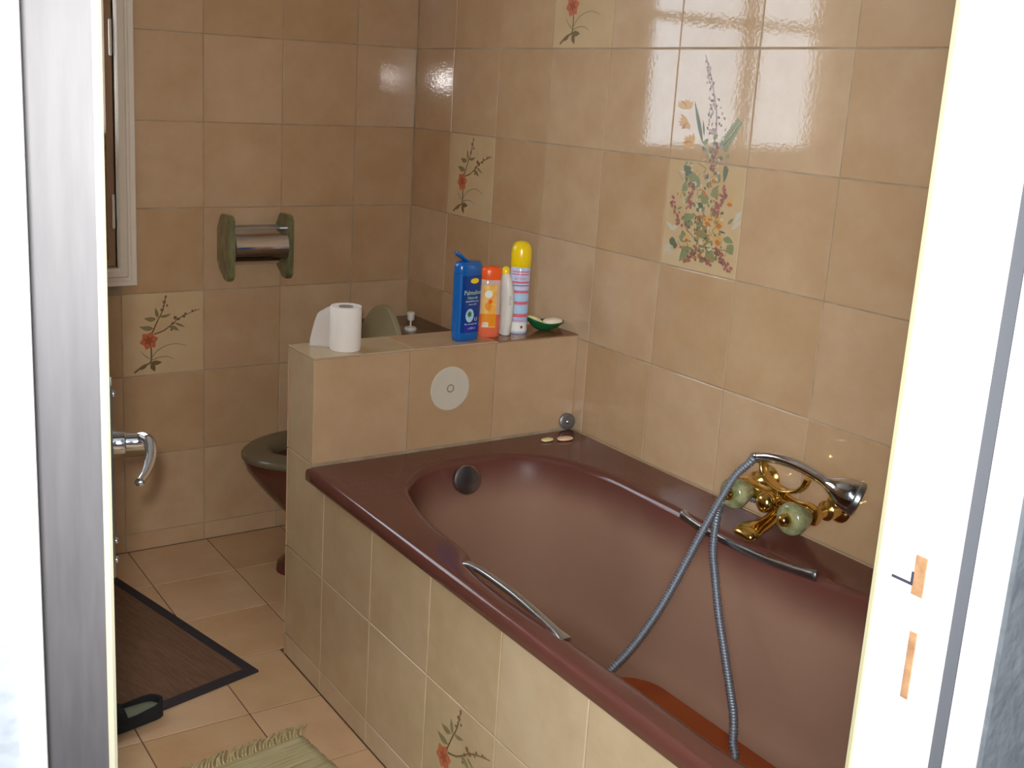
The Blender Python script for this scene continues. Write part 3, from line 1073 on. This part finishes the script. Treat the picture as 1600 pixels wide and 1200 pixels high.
# blue shampoo bottle
bx_, by_ = -.330, -.884
bl = thing('shampoo_bottle', 'tall blue shampoo bottle with open flip cap standing on the partition', 'bottle', (bx_, by_, T))
pr_ = [(0, .033, .018), (.003, .036, .0205), (.02, .0375, .0215), (.10, .0385, .0222), (.165, .0385, .0222), (.172, .0385, .022)]
rotb = math.radians(6)
bm = bmesh.new()
loft(bm, bottle_rings(bx_, by_, T, pr_, 2.7, 40, rotb))
obj('bottle_body', bm, BLUE, bl, True, angle=50)
cp_ = [(.172, .0378, .0215), (.174, .0385, .022), (.192, .0380, .0215), (.200, .034, .018), (.202, .028, .014)]
bm = bmesh.new()
loft(bm, bottle_rings(bx_, by_, T, cp_, 2.7, 40, rotb))
cap = obj('bottle_cap', bm, BLUE, bl, True, angle=50)
bm = bmesh.new()
# the open flap rises to the left of the cap
fl_ = []
for s_, h_, a_ in ((.004, .198, .011), (-.012, .206, .012), (-.024, .215, .0125), (-.034, .2225, .011), (-.039, .2245, .006)):
    ring = []
    for k in range(12):
        t = 2 * math.pi * k / 12
        ring.append(Vector((bx_ + s_ + math.cos(t) * .004 * .5, by_ + math.sin(t) * a_, T + h_ + math.cos(t) * .0042)))
    fl_.append(ring)
loft(bm, fl_)
obj('flip_flap', bm, BLUE, cap, True, angle=60)
fm = front_map(bx_, by_, T, pr_ + [(.202, .0385, .022)], 2.7, rotb)
fm2 = front_map(bx_, by_, T, pr_ + [(.202, .0385, .022)], 2.7, rotb, .0009)
lab = decal('front_label', BLUEL, bl, fm, rect_shape(-.029, .033, .022, .168, 12, 10))
decal('brand_oval', YELLOW, lab, fm2, ell_shape(.006, .1545, .0135, .0068))
text_on('brand_text', 'Palmolive', .0165, .002, .1245, INKG, lab, fm2, .84)
text_on('range_text', 'Naturals', .0105, .002, .1120, INKG, lab, fm2, .9)
text_on('small_text', 'SHAMPOO 2in1', .0062, .002, .1025, INKW, lab, fm2)
text_on('small_text', 'extra mild', .0060, .002, .0950, INKW, lab, fm2)
decal('picture_spot', LBLUE, lab, fm2, ell_shape(-.005, .0665, .0125, .0175))
fm3 = front_map(bx_, by_, T, pr_, 2.7, rotb, .0014)
for k in range(7):
    a = math.radians(20 + k * 51)
    c0 = (-.006, .070)
    tip = (c0[0] + math.cos(a) * .0085, c0[1] + math.sin(a) * .0095)
    nrm = (-math.sin(a) * .0022, math.cos(a) * .0022)
    decal('printed_leaf', LEAFG, lab, fm3, [[c0, ((c0[0] + tip[0]) / 2 + nrm[0], (c0[1] + tip[1]) / 2 + nrm[1])], [((c0[0] + tip[0]) / 2 - nrm[0], (c0[1] + tip[1]) / 2 - nrm[1]), tip]])
text_on('symbol_text', 'U', .013, .015, .056, INKW, lab, fm2)
text_on('small_text', 'for normal hair', .0065, .001, .0445, INKW, lab, fm2)
decal('blue_band', INKB, lab, fm2, rect_shape(-.02, .026, .026, .040, 10, 2))
text_on('small_text', 'e 250 ml', .0068, .003, .0335, INKW, lab, fm3)

# orange shower gel
gx, gy = -.250, -.872
ge = thing('shower_gel_bottle', 'clear bottle of orange gel with a red orange cap beside the blue bottle', 'bottle', (gx, gy, T))
rg_ = math.radians(-22)
pg = [(0, .024, .014), (.004, .027, .0165), (.02, .0275, .017), (.06, .0272, .017), (.10, .0265, .0168), (.135, .0262, .0165), (.148, .0255, .016), (.151, .0235, .0145)]
bm = bmesh.new()
loft(bm, bottle_rings(gx, gy, T, [p for p in pg if p[0] >= .055], 2.5, 36, rg_))
obj('bottle_body', bm, CLEAR, ge, True, angle=50)
bm = bmesh.new()
loft(bm, bottle_rings(gx, gy, T, [p for p in pg if p[0] <= .061], 2.5, 36, rg_))
obj('gel_fill', bm, LIQ, ge, True, angle=50)['label'] = 'pinkish orange gel in the lower third'
bm = bmesh.new()
loft(bm, bottle_rings(gx, gy, T, [(.150, .0255, .0165), (.152, .026, .017), (.172, .0255, .0165), (.180, .023, .0145), (.1835, .017, .010), (.184, .008, .005)], 2.3, 36, rg_))
obj('bottle_cap', bm, ORANGE, ge, True, angle=50)
gf = front_map(gx, gy, T, pg, 2.5, rg_)
gf2 = front_map(gx, gy, T, pg, 2.5, rg_, .0009)
lb = decal('front_label', LABELY, ge, gf, rect_shape(-.0225, .013, .026, .136, 8, 8))
decal('lower_band', LABELO, lb, gf2, rect_shape(-.0225, .012, .03, .062, 8, 3))
decal('printed_fruit', LABELO, lb, gf2, ell_shape(-.008, .082, .008, .011))
decal('printed_fruit', ORANGE, lb, gf2, ell_shape(-.003, .094, .005, .006))
decal('printed_spot', LABELW, lb, gf2, ell_shape(-.008, .113, .010, .010))
decal('white_patch', LABELW, lb, gf2, rect_shape(-.02, -.005, .028, .040, 4, 2))

# white slim bottle with yellow cap
wx, wy = -.196, -.866
wb = thing('lotion_bottle', 'slim white bottle with a yellow cap between gel bottle and spray can', 'bottle', (wx, wy, T))
pw = [(0, .012, .020), (.003, .0145, .023), (.04, .0155, .026), (.09, .0165, .028), (.125, .0155, .026), (.150, .0125, .020), (.162, .009, .013)]
bm = bmesh.new()
loft(bm, bottle_rings(wx, wy, T, pw, 2.2, 32, math.radians(-20)))
for v in bm.verts:
    h = (v.co.z - T) / .17
    v.co.x += .008 * math.sin(h * math.pi) - .006 * h
obj('bottle_body', bm, WPLAST, wb, True, angle=60)
bm = bmesh.new()
lathe(bm, [(.0105, .160), (.0105, .170), (.008, .177), (.004, .180), (0, .1805)], (wx - .006, wy, T), seg=20)
obj('bottle_cap', bm, YELLOW, wb, True, angle=50)
wf = front_map(wx + .004, wy, T, pw, 2.2, math.radians(-20), .0022)
text_on('side_text', 'soft', .012, -.004, .095, mat('grey_ink', lin((170, 165, 155)), .5), wb, lambda u, z: wf((z - .095), .095 + (u + .004) * 1.4))

# aerosol can
kx, ky = -.146, -.852
ca = thing('spray_can', 'tall aerosol can with yellow domed cap and pink striped print', 'spray can', (kx, ky, T))
bm = bmesh.new()
lathe(bm, [(.0225, .0015), (.0255, 0), (.0265, .002), (.0265, .170), (.0245, .178), (.020, .182), (0, .182)], (kx, ky, T), seg=40)
obj('can_body', bm, CANB, ca, True, angle=40)
bm = bmesh.new()
lathe(bm, [(.0262, .176), (.0275, .178), (.0275, .205), (.0262, .222), (.0225, .233), (.0155, .240), (.007, .2425), (0, .243)], (kx, ky, T), seg=40)
obj('can_cap', bm, YELLOW, ca, True, angle=50)
pc = [(0, .0265, .0265), (.2, .0265, .0265)]
cf = front_map(kx, ky, T, pc, 2, math.radians(-30))
cf2 = front_map(kx, ky, T, pc, 2, math.radians(-30), .0009)
for z0, z1, m_ in ((.156, .159, PINK), (.163, .166, PINK), (.134, .139, PINK), (.127, .129, RED), (.108, .115, PINK), (.088, .102, LBLUE), (.078, .086, PINK), (.056, .074, LBLUE), (.044, .053, PINK), (.006, .030, LABELW)):
    decal('print_band', m_, ca, cf, rect_shape(-.0255, .0255, z0, z1, 16, 2))
text_on('can_text', 'air fresh', .012, -.001, .147, PINK, ca, cf2, .8)
text_on('can_text', 'fleurs', .011, -.001, .121, INKW, ca, cf2)
text_on('can_text', 'deodorant', .008, -.001, .036, PINK, ca, cf2, .9)
decal('red_spot', RED, ca, cf2, ell_shape(.009, .018, .003, .004))

# soap dish with two soaps
sx, sy = -.062, -.862
di = thing('soap_dish', 'small green glass soap dish at the wall end of the partition', 'soap dish', (sx, sy, T))
bm = bmesh.new()
def dish(u, a):
    # u radius fraction, a angle
    x = math.cos(a) * .058 * u
    y = math.sin(a) * .034 * u
    z = .004 + .020 * u ** 2.2 + (.016 * max(0, -math.cos(a)) ** 2 * u ** 3)
    return Vector((sx + x, sy + y, T + z))
seg = 36
top = [[dish(u, 2 * math.pi * k / seg) for k in range(seg)] for u in (.3, .5, .7, .85, .95, 1)]
bot = [[dish(u, 2 * math.pi * k / seg) - Vector((0, 0, .0036)) for k in range(seg)] for u in (1, .95, .85, .7, .5, .3)]
for r in bot[3:]:
    for p in r:
        p.z = max(T, p.z - .001)
loft(bm, top + bot)
obj('dish_bowl', bm, DISHG, di, True)
def soap(name, c, rx, ry, rz, m, label, rot=0, tilt=(0, 0), group='soap pieces'):
    bm = bmesh.new()
    r = []
    for h in (-1, -.85, -.5, 0, .5, .85, 1):
        w = math.sqrt(max(0.02, 1 - abs(h) ** 2.6))
        r.append([(x, y, h * rz) for x, y in sellipse(rx * w, ry * w, 2.4, 24)])
    loft(bm, r)
    M = Matrix.Translation(c) @ Euler((tilt[0], tilt[1], rot)).to_matrix().to_4x4()
    bmesh.ops.transform(bm, matrix=M, verts=bm.verts)
    return tag(obj(name, bm, m, None, True), label, 'soap')
soap('soap_bar', Vector((sx + .021, sy - .006, T + .0235)), .031, .020, .0105, SOAPW, 'oval white soap bar on the right side of the green dish', .15)
soap('soap_bar', Vector((sx - .029, sy + .006, T + .0290)), .026, .018, .0075, SOAPY, 'thin yellowish soap leaning on the raised left side of the green dish', .2, (0, .45))
ZR = .5595
soap('soap_sliver', Vector((-.135, -1.004, ZR + .0042)), .0185, .011, .0042, SOAPY, 'small worn yellow soap sliver on the bathtub rim corner', .1)
soap('soap_sliver', Vector((-.086, -1.016, ZR + .0050)), .0235, .0135, .0050, SOAPP, 'larger pinkish soap sliver on the bathtub rim corner', -.05)

# drain plug leaning on the partition at the rim corner
bm = bmesh.new()
lathe(bm, [(.016, -.004), (.0215, -.003), (.0225, 0), (.0225, .004), (.020, .006), (.012, .0065), (0, .0065)], (-.026, -.9415, ZR + .0228), (-.25, -1, .16), 28)
pl_ = thing('drain_plug', 'round grey drain plug leaning in the corner of the bathtub rim', 'plug', (-.026, -.945, ZR))
o = obj('plug_disc', bm, GPLUG, pl_, True, angle=40)
bm = bmesh.new()
pc_ = Vector((-.026, -.9415, ZR + .0228)) + Vector((-.25, -1, .16)).normalized() * .0075
lathe(bm, [(.0055, -.001), (.006, .001), (.0045, .003), (0, .0032)], pc_, (-.25, -1, .16), 14)
obj('plug_boss', bm, STEEL, pl_, True)

# white disc on the partition front
dc = thing('wall_disc', 'round white rubber disc stuck on the partition tiles above the bathtub', 'disc', (-.397, PY0, .710))
bm = bmesh.new()
lathe(bm, [(.055, 0), (.0565, .0008), (.0565, .0022), (.055, .003), (.052, .0026), (.030, .0030), (0, .0032)], (-.397, PY0 - .0003, .710), (0, -1, 0), 44)
obj('disc', bm, DISC, dc, True, angle=40)
bm = bmesh.new()
ring = [( -.397 + math.cos(2 * math.pi * k / 24) * .0095, PY0 - .0042, .711 + math.sin(2 * math.pi * k / 24) * .0095) for k in range(24)]
rr_ = []
for k in range(24):
    t = 2 * math.pi * k / 24
    rr_.append([(-.397 + math.cos(t) * (.0092 + .0013 * math.cos(2 * math.pi * j / 8)), PY0 - .0042 + .0013 * math.sin(2 * math.pi * j / 8), .711 + math.sin(t) * (.0092 + .0013 * math.cos(2 * math.pi * j / 8))) for j in range(8)])
loft(bm, rr_ + [rr_[0]], False, False)
bmesh.ops.remove_doubles(bm, verts=bm.verts, dist=1e-5)
obj('pull_ring', bm, mat('grey_ring', lin((140, 124, 108)), .5), dc, True)

# ------------------------------------------------------------------ orange mat in the tub
bm = bmesh.new()
mp_ = rr(-.595, -.246, -2.37, -1.535, .09, 0, 8)
loft(bm, [[(x, y, .1962) for x, y, z in mp_], [(x, y, .1995) for x, y, z in mp_], [(-.42 + (x + .42) * .985, -1.93 + (y + 1.93) * .99, .2012) for x, y, z in mp_]])
tag(obj('tub_mat', bm, ORMAT, None, True, angle=40), 'orange rubber mat lying on the bottom of the bathtub', 'bath mat')

# ------------------------------------------------------------------ floor mat
c0 = Vector((-.862, -.844))
e1 = Vector((-.162, .646)).normalized()
e2 = Vector((-.349, -.091)).normalized()
ma = thing('door_mat', 'dark brown woven mat with a black border on the tiled floor', 'mat', (c0.x, c0.y, 0), math.atan2(e1.y, e1.x) - math.pi / 2)
# local frame: +y along e1, -x along e2
bm = bmesh.new()
LN, WD, BW = .80, .55, .028
box(bm, -WD + BW, -BW, BW, LN - BW, .0004, .0062)
obj('woven_field', bm, MATC, ma, world=False)
bm = bmesh.new()
def mrect(i, z):
    return [(-WD + i, i, z), (-i, i, z), (-i, LN - i, z), (-WD + i, LN - i, z)]
loft(bm, [mrect(BW, .0004), mrect(0, .0004), mrect(0, .006), mrect(.002, .008), mrect(BW - .002, .008), mrect(BW, .006), mrect(BW, .0004)], False, False)
obj('border', bm, MATB, ma, world=False)['label'] = 'black cloth border'
bm = bmesh.new()
k = 0
x = BW + .004
while x < WD - BW - .003:
    box(bm, -x - .0045, -x, BW + .001, LN - BW - .001, .006, .0074)
    x += .0072
o = obj('woven_ribs', bm, MATC, ma, world=False)
o['kind'] = 'stuff'

# slipper standing on the mat corner
sl = thing('slipper', 'black felt slipper with a grey green insole on the corner of the mat', 'slipper', (-1.124, -.912, .0), math.radians(188))
sl.scale = (.86, .86, .80)
def shoe(l, s):
    # outline of the sole; l 0 heel .. 1 toe ; returns half width
    return .036 + .012 * math.sin(min(1, l * 1.1) * math.pi * .62) if l < .92 else .047 * math.sqrt(max(0.02, 1 - ((l - .92) / .08) ** 2))
def sole_loop(gr=0, n=20):
    P = []
    LNS = .25
    left, rightl = [], []
    for k in range(n + 1):
        l = k / n
        w = .036 + .011 * math.sin(l * math.pi * .7)
        w *= min(1, math.sqrt(max(0, 1 - (1 - min(1, l / .14)) ** 2)) + 1e-3) * min(1, math.sqrt(max(0, 1 - (1 - min(1, (1 - l) / .2)) ** 2)) + 1e-3)
        left.append((l * LNS, max(.001, w + gr)))
        rightl.append((l * LNS, -max(.001, w + gr)))
    return left + rightl[::-1]
SB = .0085
bm = bmesh.new()
lp = sole_loop()
loft(bm, [[(x, y, SB) for x, y in lp], [(x, y, SB + .018) for x, y in lp]])
obj('sole', bm, BLACK, sl, True, world=False, angle=40)
bm = bmesh.new()
li = sole_loop(-.008)
li = [(.008 + x * .93, y) for x, y in li]
loft(bm, [[(x, y, SB + .018) for x, y in li], [(x, y, SB + .0215) for x, y in li]])
obj('insole', bm, INSOLE, sl, True, world=False, angle=40)
bm = bmesh.new()
rim = []
nn = len(lp)
hgt = lambda x: .030 + .012 * max(0, 1 - x / .09)
ring0 = [(x, y, SB + .016) for x, y in lp]
ring1 = [(x * .985 + .002, y * .99, SB + hgt(x)) for x, y in lp]
ring2 = [(.006 + x * .955, y * .80, SB + hgt(x) + .004) for x, y in lp]
ring3 = [(.010 + x * .93, y * .70, SB + hgt(x)) for x, y in lp]
ring4 = [(.010 + x * .93, y * .74, SB + .018) for x, y in lp]
loft(bm, [ring0, ring1, ring2, ring3, ring4], False, False)
obj('collar', bm, BLACK, sl, True, world=False)
bm = bmesh.new()
rg = []
for x in (.115, .13, .16, .19, .22, .243):
    w = [abs(q[1]) for q in lp if q[1] > 0]
    l = x / .25
    wv = (.036 + .011 * math.sin(l * math.pi * .7)) * min(1, math.sqrt(max(0, 1 - (1 - min(1, (1 - l) / .2)) ** 2)) + 1e-3)
    hh = .055 - .03 * max(0, (l - .5) / .5) ** 1.5
    rg.append([(x, math.cos(math.pi * k / 12) * wv * .99, SB + .016 + math.sin(math.pi * k / 12) * hh * .7) for k in range(13)])
loft(bm, rg)
obj('upper', bm, BLACK, sl, True, world=False)

# ------------------------------------------------------------------ fringed rug
fa = Vector((-.882, -1.150))
ex = Vector((-.992, -.125)).normalized()      # along the far edge, to the left
ey = Vector((.125, -.992)).normalized()       # towards the camera
ru = thing('fringed_rug', 'pale green woven rag rug with a fringed end on the tiled floor', 'rug', (fa.x, fa.y, 0), math.atan2(ex.y, ex.x))
RL, RWD = .95, .50
# local +x along the far edge, local +y to the camera side
bm = bmesh.new()
NXR, NYR = 24, 150
vg = []
for j in range(NYR + 1):
    row = []
    for i in range(NXR + 1):
        x = RWD * i / NXR
        y = RL * j / NYR
        z = .0062 + .0008 * math.sin(j * math.pi + .5 * math.pi) + .0006 * math.sin(i * 2.1 + j * 1.7) + .0003 * rng(-1, 1)
        ed = .0012 * math.sin(j * 1.1) if i in (0, NXR) else 0
        row.append(bm.verts.new((x + ed, y, z)))
    vg.append(row)
for j in range(NYR):
    for i in range(NXR):
        bm.faces.new((vg[j][i], vg[j][i + 1], vg[j + 1][i + 1], vg[j + 1][i]))
bmesh.ops.recalc_face_normals(bm, faces=bm.faces)
if bm.faces[0].normal.z < 0:
    bmesh.ops.reverse_faces(bm, faces=bm.faces)
rim_ = [v for row in (vg[0], [r[-1] for r in vg[1:-1]], vg[-1][::-1], [r[0] for r in vg[-2:0:-1]]) for v in row]
low_ = [bm.verts.new((v.co.x, v.co.y, .0008)) for v in rim_]
for k in range(len(rim_)):
    k2 = (k + 1) % len(rim_)
    bm.faces.new((rim_[k2], rim_[k], low_[k], low_[k2]))
obj('woven_field', bm, RUGM, ru, True, world=False)
bm = bmesh.new()
for k in range(58):
    x = RWD * (k + .5) / 58 + rng(-.002, .002)
    ln = rng(.030, .042)
    sw = rng(-.012, .008) - .026
    p = [(x, .004, .006), (x + sw * .3, -ln * .35, .007 + rng(0, .005)), (x + sw * .8, -ln * .7, .004 + rng(0, .004)), (x + sw * 1.3, -ln, .0035)]
    tube(bm, catmull(p, 3), [.0032, .003, .0028, .003, .003, .003, .0028, .0026, .0024, .0016], 6)
f_ = obj('fringe', bm, FRINGE, ru, True, world=False)
f_['kind'] = 'stuff'

# ------------------------------------------------------------------ printed flower motifs on decor tiles
def motif_obj(name, tileo, w, h, strokes):
    """strokes: list of (material, polygon in tile units 0..1) laid as a thin glaze print on the tile"""
    bm = bmesh.new()
    ms = []
    lay = 0
    for m, poly in strokes:
        if m not in ms:
            ms.append(m)
        lay += 1
        z = PROUD + .00012 + .0000025 * lay
        try:
            f = bm.faces.new([bm.verts.new(((u - .5) * w, (v - .5) * h, z)) for u, v in poly])
        except ValueError:
            continue
        f.normal_update()
        if f.normal.z < 0:
            f.normal_flip()
        f.material_index = ms.index(m)
    bmesh.ops.triangulate(bm, faces=bm.faces[:])
    me = D.meshes.new(name)
    bm.to_mesh(me)
    bm.free()
    for m in ms:
        me.materials.append(m)
    return link(name, me, None, tileo)

def stroke(m, pts, w0, w1=None, sub=5):
    P = catmull([(x, y, 0) for x, y in pts], sub) if len(pts) > 2 else [Vector((x, y, 0)) for x, y in pts]
    n = len(P)
    w1 = w0 if w1 is None else w1
    out = []
    for i in range(n - 1):
        a, b = P[i], P[i + 1]
        wa = w0 + (w1 - w0) * i / (n - 1)
        wb = w0 + (w1 - w0) * (i + 1) / (n - 1)
        ta = (P[min(i + 1, n - 1)] - P[max(i - 1, 0)]).normalized()
        tb_ = (P[min(i + 2, n - 1)] - P[i]).normalized()
        na, nb = Vector((-ta.y, ta.x, 0)), Vector((-tb_.y, tb_.x, 0))
        out.append((m, [tuple((a + na * wa)[:2]), tuple((a - na * wa)[:2]), tuple((b - nb * wb)[:2]), tuple((b + nb * wb)[:2])]))
    return out

def leaf(m, a, b, w, bend=0):
    a, b = Vector(a), Vector(b)
    t = (b - a)
    n = Vector((-t.y, t.x)).normalized()
    L_, R_ = [], []
    for k in range(1, 7):
        f = k / 7
        c = a + t * f + n * bend * math.sin(f * math.pi)
        ww = w * math.sin(f ** .8 * math.pi)
        L_.append(tuple(c + n * ww))
        R_.append(tuple(c - n * ww))
    return [(m, [tuple(a)] + L_ + [tuple(b)] + R_[::-1])]

def blob(m, c, r, n=8, jit=.15, sy=1):
    return [(m, [(c[0] + math.cos(2 * math.pi * k / n) * r * (1 + rng(-jit, jit)), c[1] + math.sin(2 * math.pi * k / n) * r * sy * (1 + rng(-jit, jit))) for k in range(n)])]

def small_motif():
    q = lambda x, y: ((x - 755) / 515, (1120 - y) / 480)
    S = []
    S += stroke(STEMC, [q(825, 1098), q(880, 1062), q(925, 1045), q(932, 1000), q(930, 950), q(925, 915)], .012, .008)
    S += stroke(STEMC, [q(925, 910), q(945, 860), q(975, 800), q(1005, 745), q(1020, 690), q(1026, 655)], .010, .005)
    S += stroke(STEMC, [q(950, 880), q(1010, 862), q(1060, 830), q(1105, 798), q(1165, 772), q(1245, 748)], .009, .004)
    S += stroke(LEAFC, [q(935, 1015), q(975, 975), q(1035, 950), q(1095, 945), q(1160, 962)], .006, .003)
    S += stroke(LEAFC, [q(935, 1030), q(985, 1017), q(1035, 1018), q(1075, 1035)], .006, .003)
    S += stroke(LEAFC, [q(920, 1022), q(890, 1000), q(868, 975)], .007, .003)
    S += leaf(LEAFC, q(965, 790), q(888, 783), .028, .01)
    S += leaf(LEAFC, q(948, 845), q(858, 830), .030, .01)
    S += leaf(LEAFC, q(975, 785), q(960, 725), .022)
    S += leaf(LEAFC, q(985, 780), q(1060, 765), .018, -.01)
    S += leaf(LEAFC, q(1045, 840), q(1110, 870), .024, .01)
    S += leaf(LEAFC, q(1080, 820), q(1150, 850), .014)
    S += leaf(STEMC, q(925, 1050), q(1000, 1048), .030)
    S += leaf(STEMC, q(930, 1052), q(955, 1100), .030)
    S += leaf(STEMC, q(905, 1055), q(860, 1085), .020)
    for p, r in (((1016, 695), .030), ((1026, 665), .022), ((1003, 740), .026), ((1035, 715), .018), ((1085, 790), .030), ((1070, 822), .026), ((1105, 800), .028), ((1140, 785), .024), ((1150, 770), .020), ((1195, 758), .020), ((1215, 752), .014), ((1060, 860), .016), ((1012, 720), .018)):
        S += blob(BUDC if random.random() < .6 else STEMC, q(*p), r * .8, 7, .35)
    for k in range(6):
        a = math.radians(60 * k + 12)
        c = Vector(q(918, 915))
        S += leaf(FLOWC, tuple(c), tuple(c + Vector((math.cos(a) * .115, math.sin(a) * .115))), .05)
    for k in range(6):
        a = math.radians(60 * k + 42)
        c = Vector(q(918, 915))
        S += leaf(FLOWD, tuple(c), tuple(c + Vector((math.cos(a) * .07, math.sin(a) * .07))), .014)
    S += blob(FLOWD, q(918, 918), .022)
    return S

motif_obj('floral_print', tb[3, 3], TW, TH, small_motif())
motif_obj('floral_print', tr[1, 5], TW, TH, small_motif())
motif_obj('floral_print', tr[3, 7], TW, TH, small_motif())
motif_obj('floral_print', ta[3, 1], .249, .2411, small_motif())

# the big bouquet across two tiles; points measured in the photograph's crop, turned into tile units
def bq(x, y):
    l = 108 - 98 * (y - 12) / 1090
    r = 512 - 127 * (y - 18) / 1172
    u = (x - l) / (r - l)
    mid = 575 + 45 * u
    if y < mid:
        top_ = 16 + 6 * u
        v = 1 + (mid - y) / (mid - top_)
    else:
        bot_ = 1105 + 85 * u
        v = 1 - (y - mid) / (bot_ - mid)
    return (u, v)
S = []
# lavender spike
S += stroke(LILAC, [bq(245, 50), bq(268, 130), bq(285, 220), bq(300, 330), bq(300, 430), bq(285, 520)], .006, .010)
for k in range(70):
    f = rng(0, 1) ** .8
    y = 60 + f * 400
    x = 248 + 52 * min(1, f * 1.3) + rng(-1, 1) * (6 + 46 * f)
    S += leaf(random.choice((LILAC, LILAC, BUDC, GREEND)), bq(x, y), bq(x + rng(-10, 14), y + rng(8, 24)), .010)
# pale leaves behind
for a, b in (((380, 900), (430, 830)), ((370, 930), (425, 880)), ((70, 1000), (30, 1045)), ((80, 1050), (35, 1030)), ((90, 940), (40, 890)), ((390, 880), (415, 840)), ((110, 905), (60, 935))):
    S += leaf(PALEC, bq(*a), bq(*b), .022)
# amber lilies
for c, ang0, col in (((130, 310), 80, AMBER), ((140, 385), 200, AMBER), ((165, 490), 150, AMBER)):
    for k in range(7):
        a = math.radians(ang0 + k * 26 - 70)
        S += leaf(col if k % 2 else AMBER2 if k == 4 else col, bq(c[0] + 18, c[1] + 10), bq(c[0] + 10 + math.cos(a) * 52 * rng(.8, 1.1), c[1] - math.sin(a) * 46 * rng(.8, 1.1)), .02)
# blades
S += leaf(GREEND, bq(232, 500), bq(190, 280), .022)
S += leaf(GREEND, bq(240, 460), bq(234, 378), .010)
# fern right
for k in range(12):
    f = k / 11
    x, y = 330 + 85 * f, 520 - 125 * f
    S += leaf(GREENC, bq(x, y), bq(x + 26 * (1 - f * .5), y + 24 - 20 * f), .016)
    S += leaf(GREENC, bq(x, y), bq(x - 16, y - 28), .016)
S += stroke(GREEND, [bq(320, 530), bq(360, 480), bq(420, 395)], .008, .003)
# dense centre
for k in range(42):
    x, y = random.gauss(275, 45), random.gauss(560, 60)
    S += leaf(random.choice((LILAC, GREEND, GREENC, PALEC, BUDC)), bq(x, y), bq(x + rng(-26, 26), y + rng(-30, 22)), .022)
for a, b, w in (((180, 660), (135, 610), .05), ((150, 700), (125, 740), .04), ((215, 720), (185, 650), .05), ((195, 650), (160, 690), .04), ((345, 600), (335, 700), .03), ((260, 800), (225, 745), .05), ((310, 730), (270, 760), .05),
                ((180, 910), (140, 850), .075), ((245, 920), (200, 960), .075), ((230, 800), (200, 840), .05), ((110, 970), (160, 985), .05), ((280, 1040), (245, 1090), .075), ((160, 1010), (110, 1095), .05), ((350, 1010), (375, 1060), .05), ((260, 960), (230, 1010), .04), ((330, 980), (380, 1000), .03), ((170, 760), (140, 800), .03), ((300, 700), (320, 655), .04)):
    S += leaf(random.choice((GREENC, GREENC, GREEND)), bq(*a), bq(*b), w, .01)
# stalks
for a, b in (((200, 1010), (240, 830)), ((220, 1020), (290, 930)), ((210, 1000), (150, 930)), ((230, 1010), (330, 860)), ((205, 1010), (205, 880)), ((215, 1020), (100, 1010)), ((225, 1020), (350, 1040))):
    S += stroke(AMBER if rng(0, 1) < .5 else LEAFC, [bq(*a), bq((a[0] + b[0]) / 2 + rng(-12, 12), (a[1] + b[1]) / 2), bq(*b)], .006, .004)
# fruits
for c, r in (((255, 890), .055), ((312, 902), .075), ((305, 985), .075), ((365, 795), .05), ((150, 975), .045), ((290, 680), .05), ((270, 870), .035)):
    S += blob(AMBER, bq(*c), r * .8, 10, .2)
    S += leaf(AMBER2, bq(c[0] - 14, c[1] + 10), bq(c[0] + 14, c[1] + 14), r * .35)
# small foliage filling the bouquet
for k in range(150):
    x, y = random.gauss(225, 75), rng(600, 1100)
    wx_ = 150 - 60 * abs((y - 880) / 260)
    if abs(x - 225) > wx_:
        continue
    S += leaf(random.choice((GREENC, GREENC, LEAFC, GREEND, PALEC, AMBER2, LEAFC)), bq(x, y), bq(x + rng(-30, 30), y + rng(-34, 18)), rng(.008, .022))
for k in range(26):
    x, y = rng(110, 350), rng(640, 1090)
    S += stroke(random.choice((LEAFC, STEMC, GREENC)), [bq(x, y), bq(x + rng(-14, 14), y - 22), bq(x + rng(-30, 30), y - 48)], .004, .002)
# berries in clusters
for a, b, n_, sp in (((72, 765), (120, 915), 26, 12), ((185, 700), (165, 835), 24, 14), ((335, 755), (285, 865), 30, 20), ((205, 1035), (148, 1095), 22, 12), ((232, 1075), (270, 1112), 12, 8), ((300, 1030), (358, 1140), 30, 14), ((290, 530), (280, 640), 20, 12), ((150, 900), (160, 930), 5, 8), ((200, 870), (205, 890), 4, 6), ((340, 720), (350, 760), 8, 8)):
    for k in range(n_):
        f = k / max(1, n_ - 1)
        p = (a[0] + (b[0] - a[0]) * f + random.gauss(0, sp * .6), a[1] + (b[1] - a[1]) * f + random.gauss(0, sp * .5))
        S += blob(BERRY if rng(0, 1) < .75 else BUDC, bq(*p), rng(.012, .020), 7, .15)
S += blob(GREEND, bq(78, 995), .04, 9, .2)
S += blob(GREEND, bq(92, 1012), .03, 9, .2)
up, lo = [], []
for m, poly in S:
    cv = sum(p[1] for p in poly) / len(poly)
    if cv > 1:
        up.append((m, [(min(.99, max(.01, u)), max(.012, v - 1)) for u, v in poly]))
    else:
        lo.append((m, [(min(.99, max(.01, u)), min(.988, v)) for u, v in poly]))
motif_obj('floral_print', tr[5, 6], TW, TH, up)
motif_obj('floral_print', tr[5, 5], TW, TH, lo)
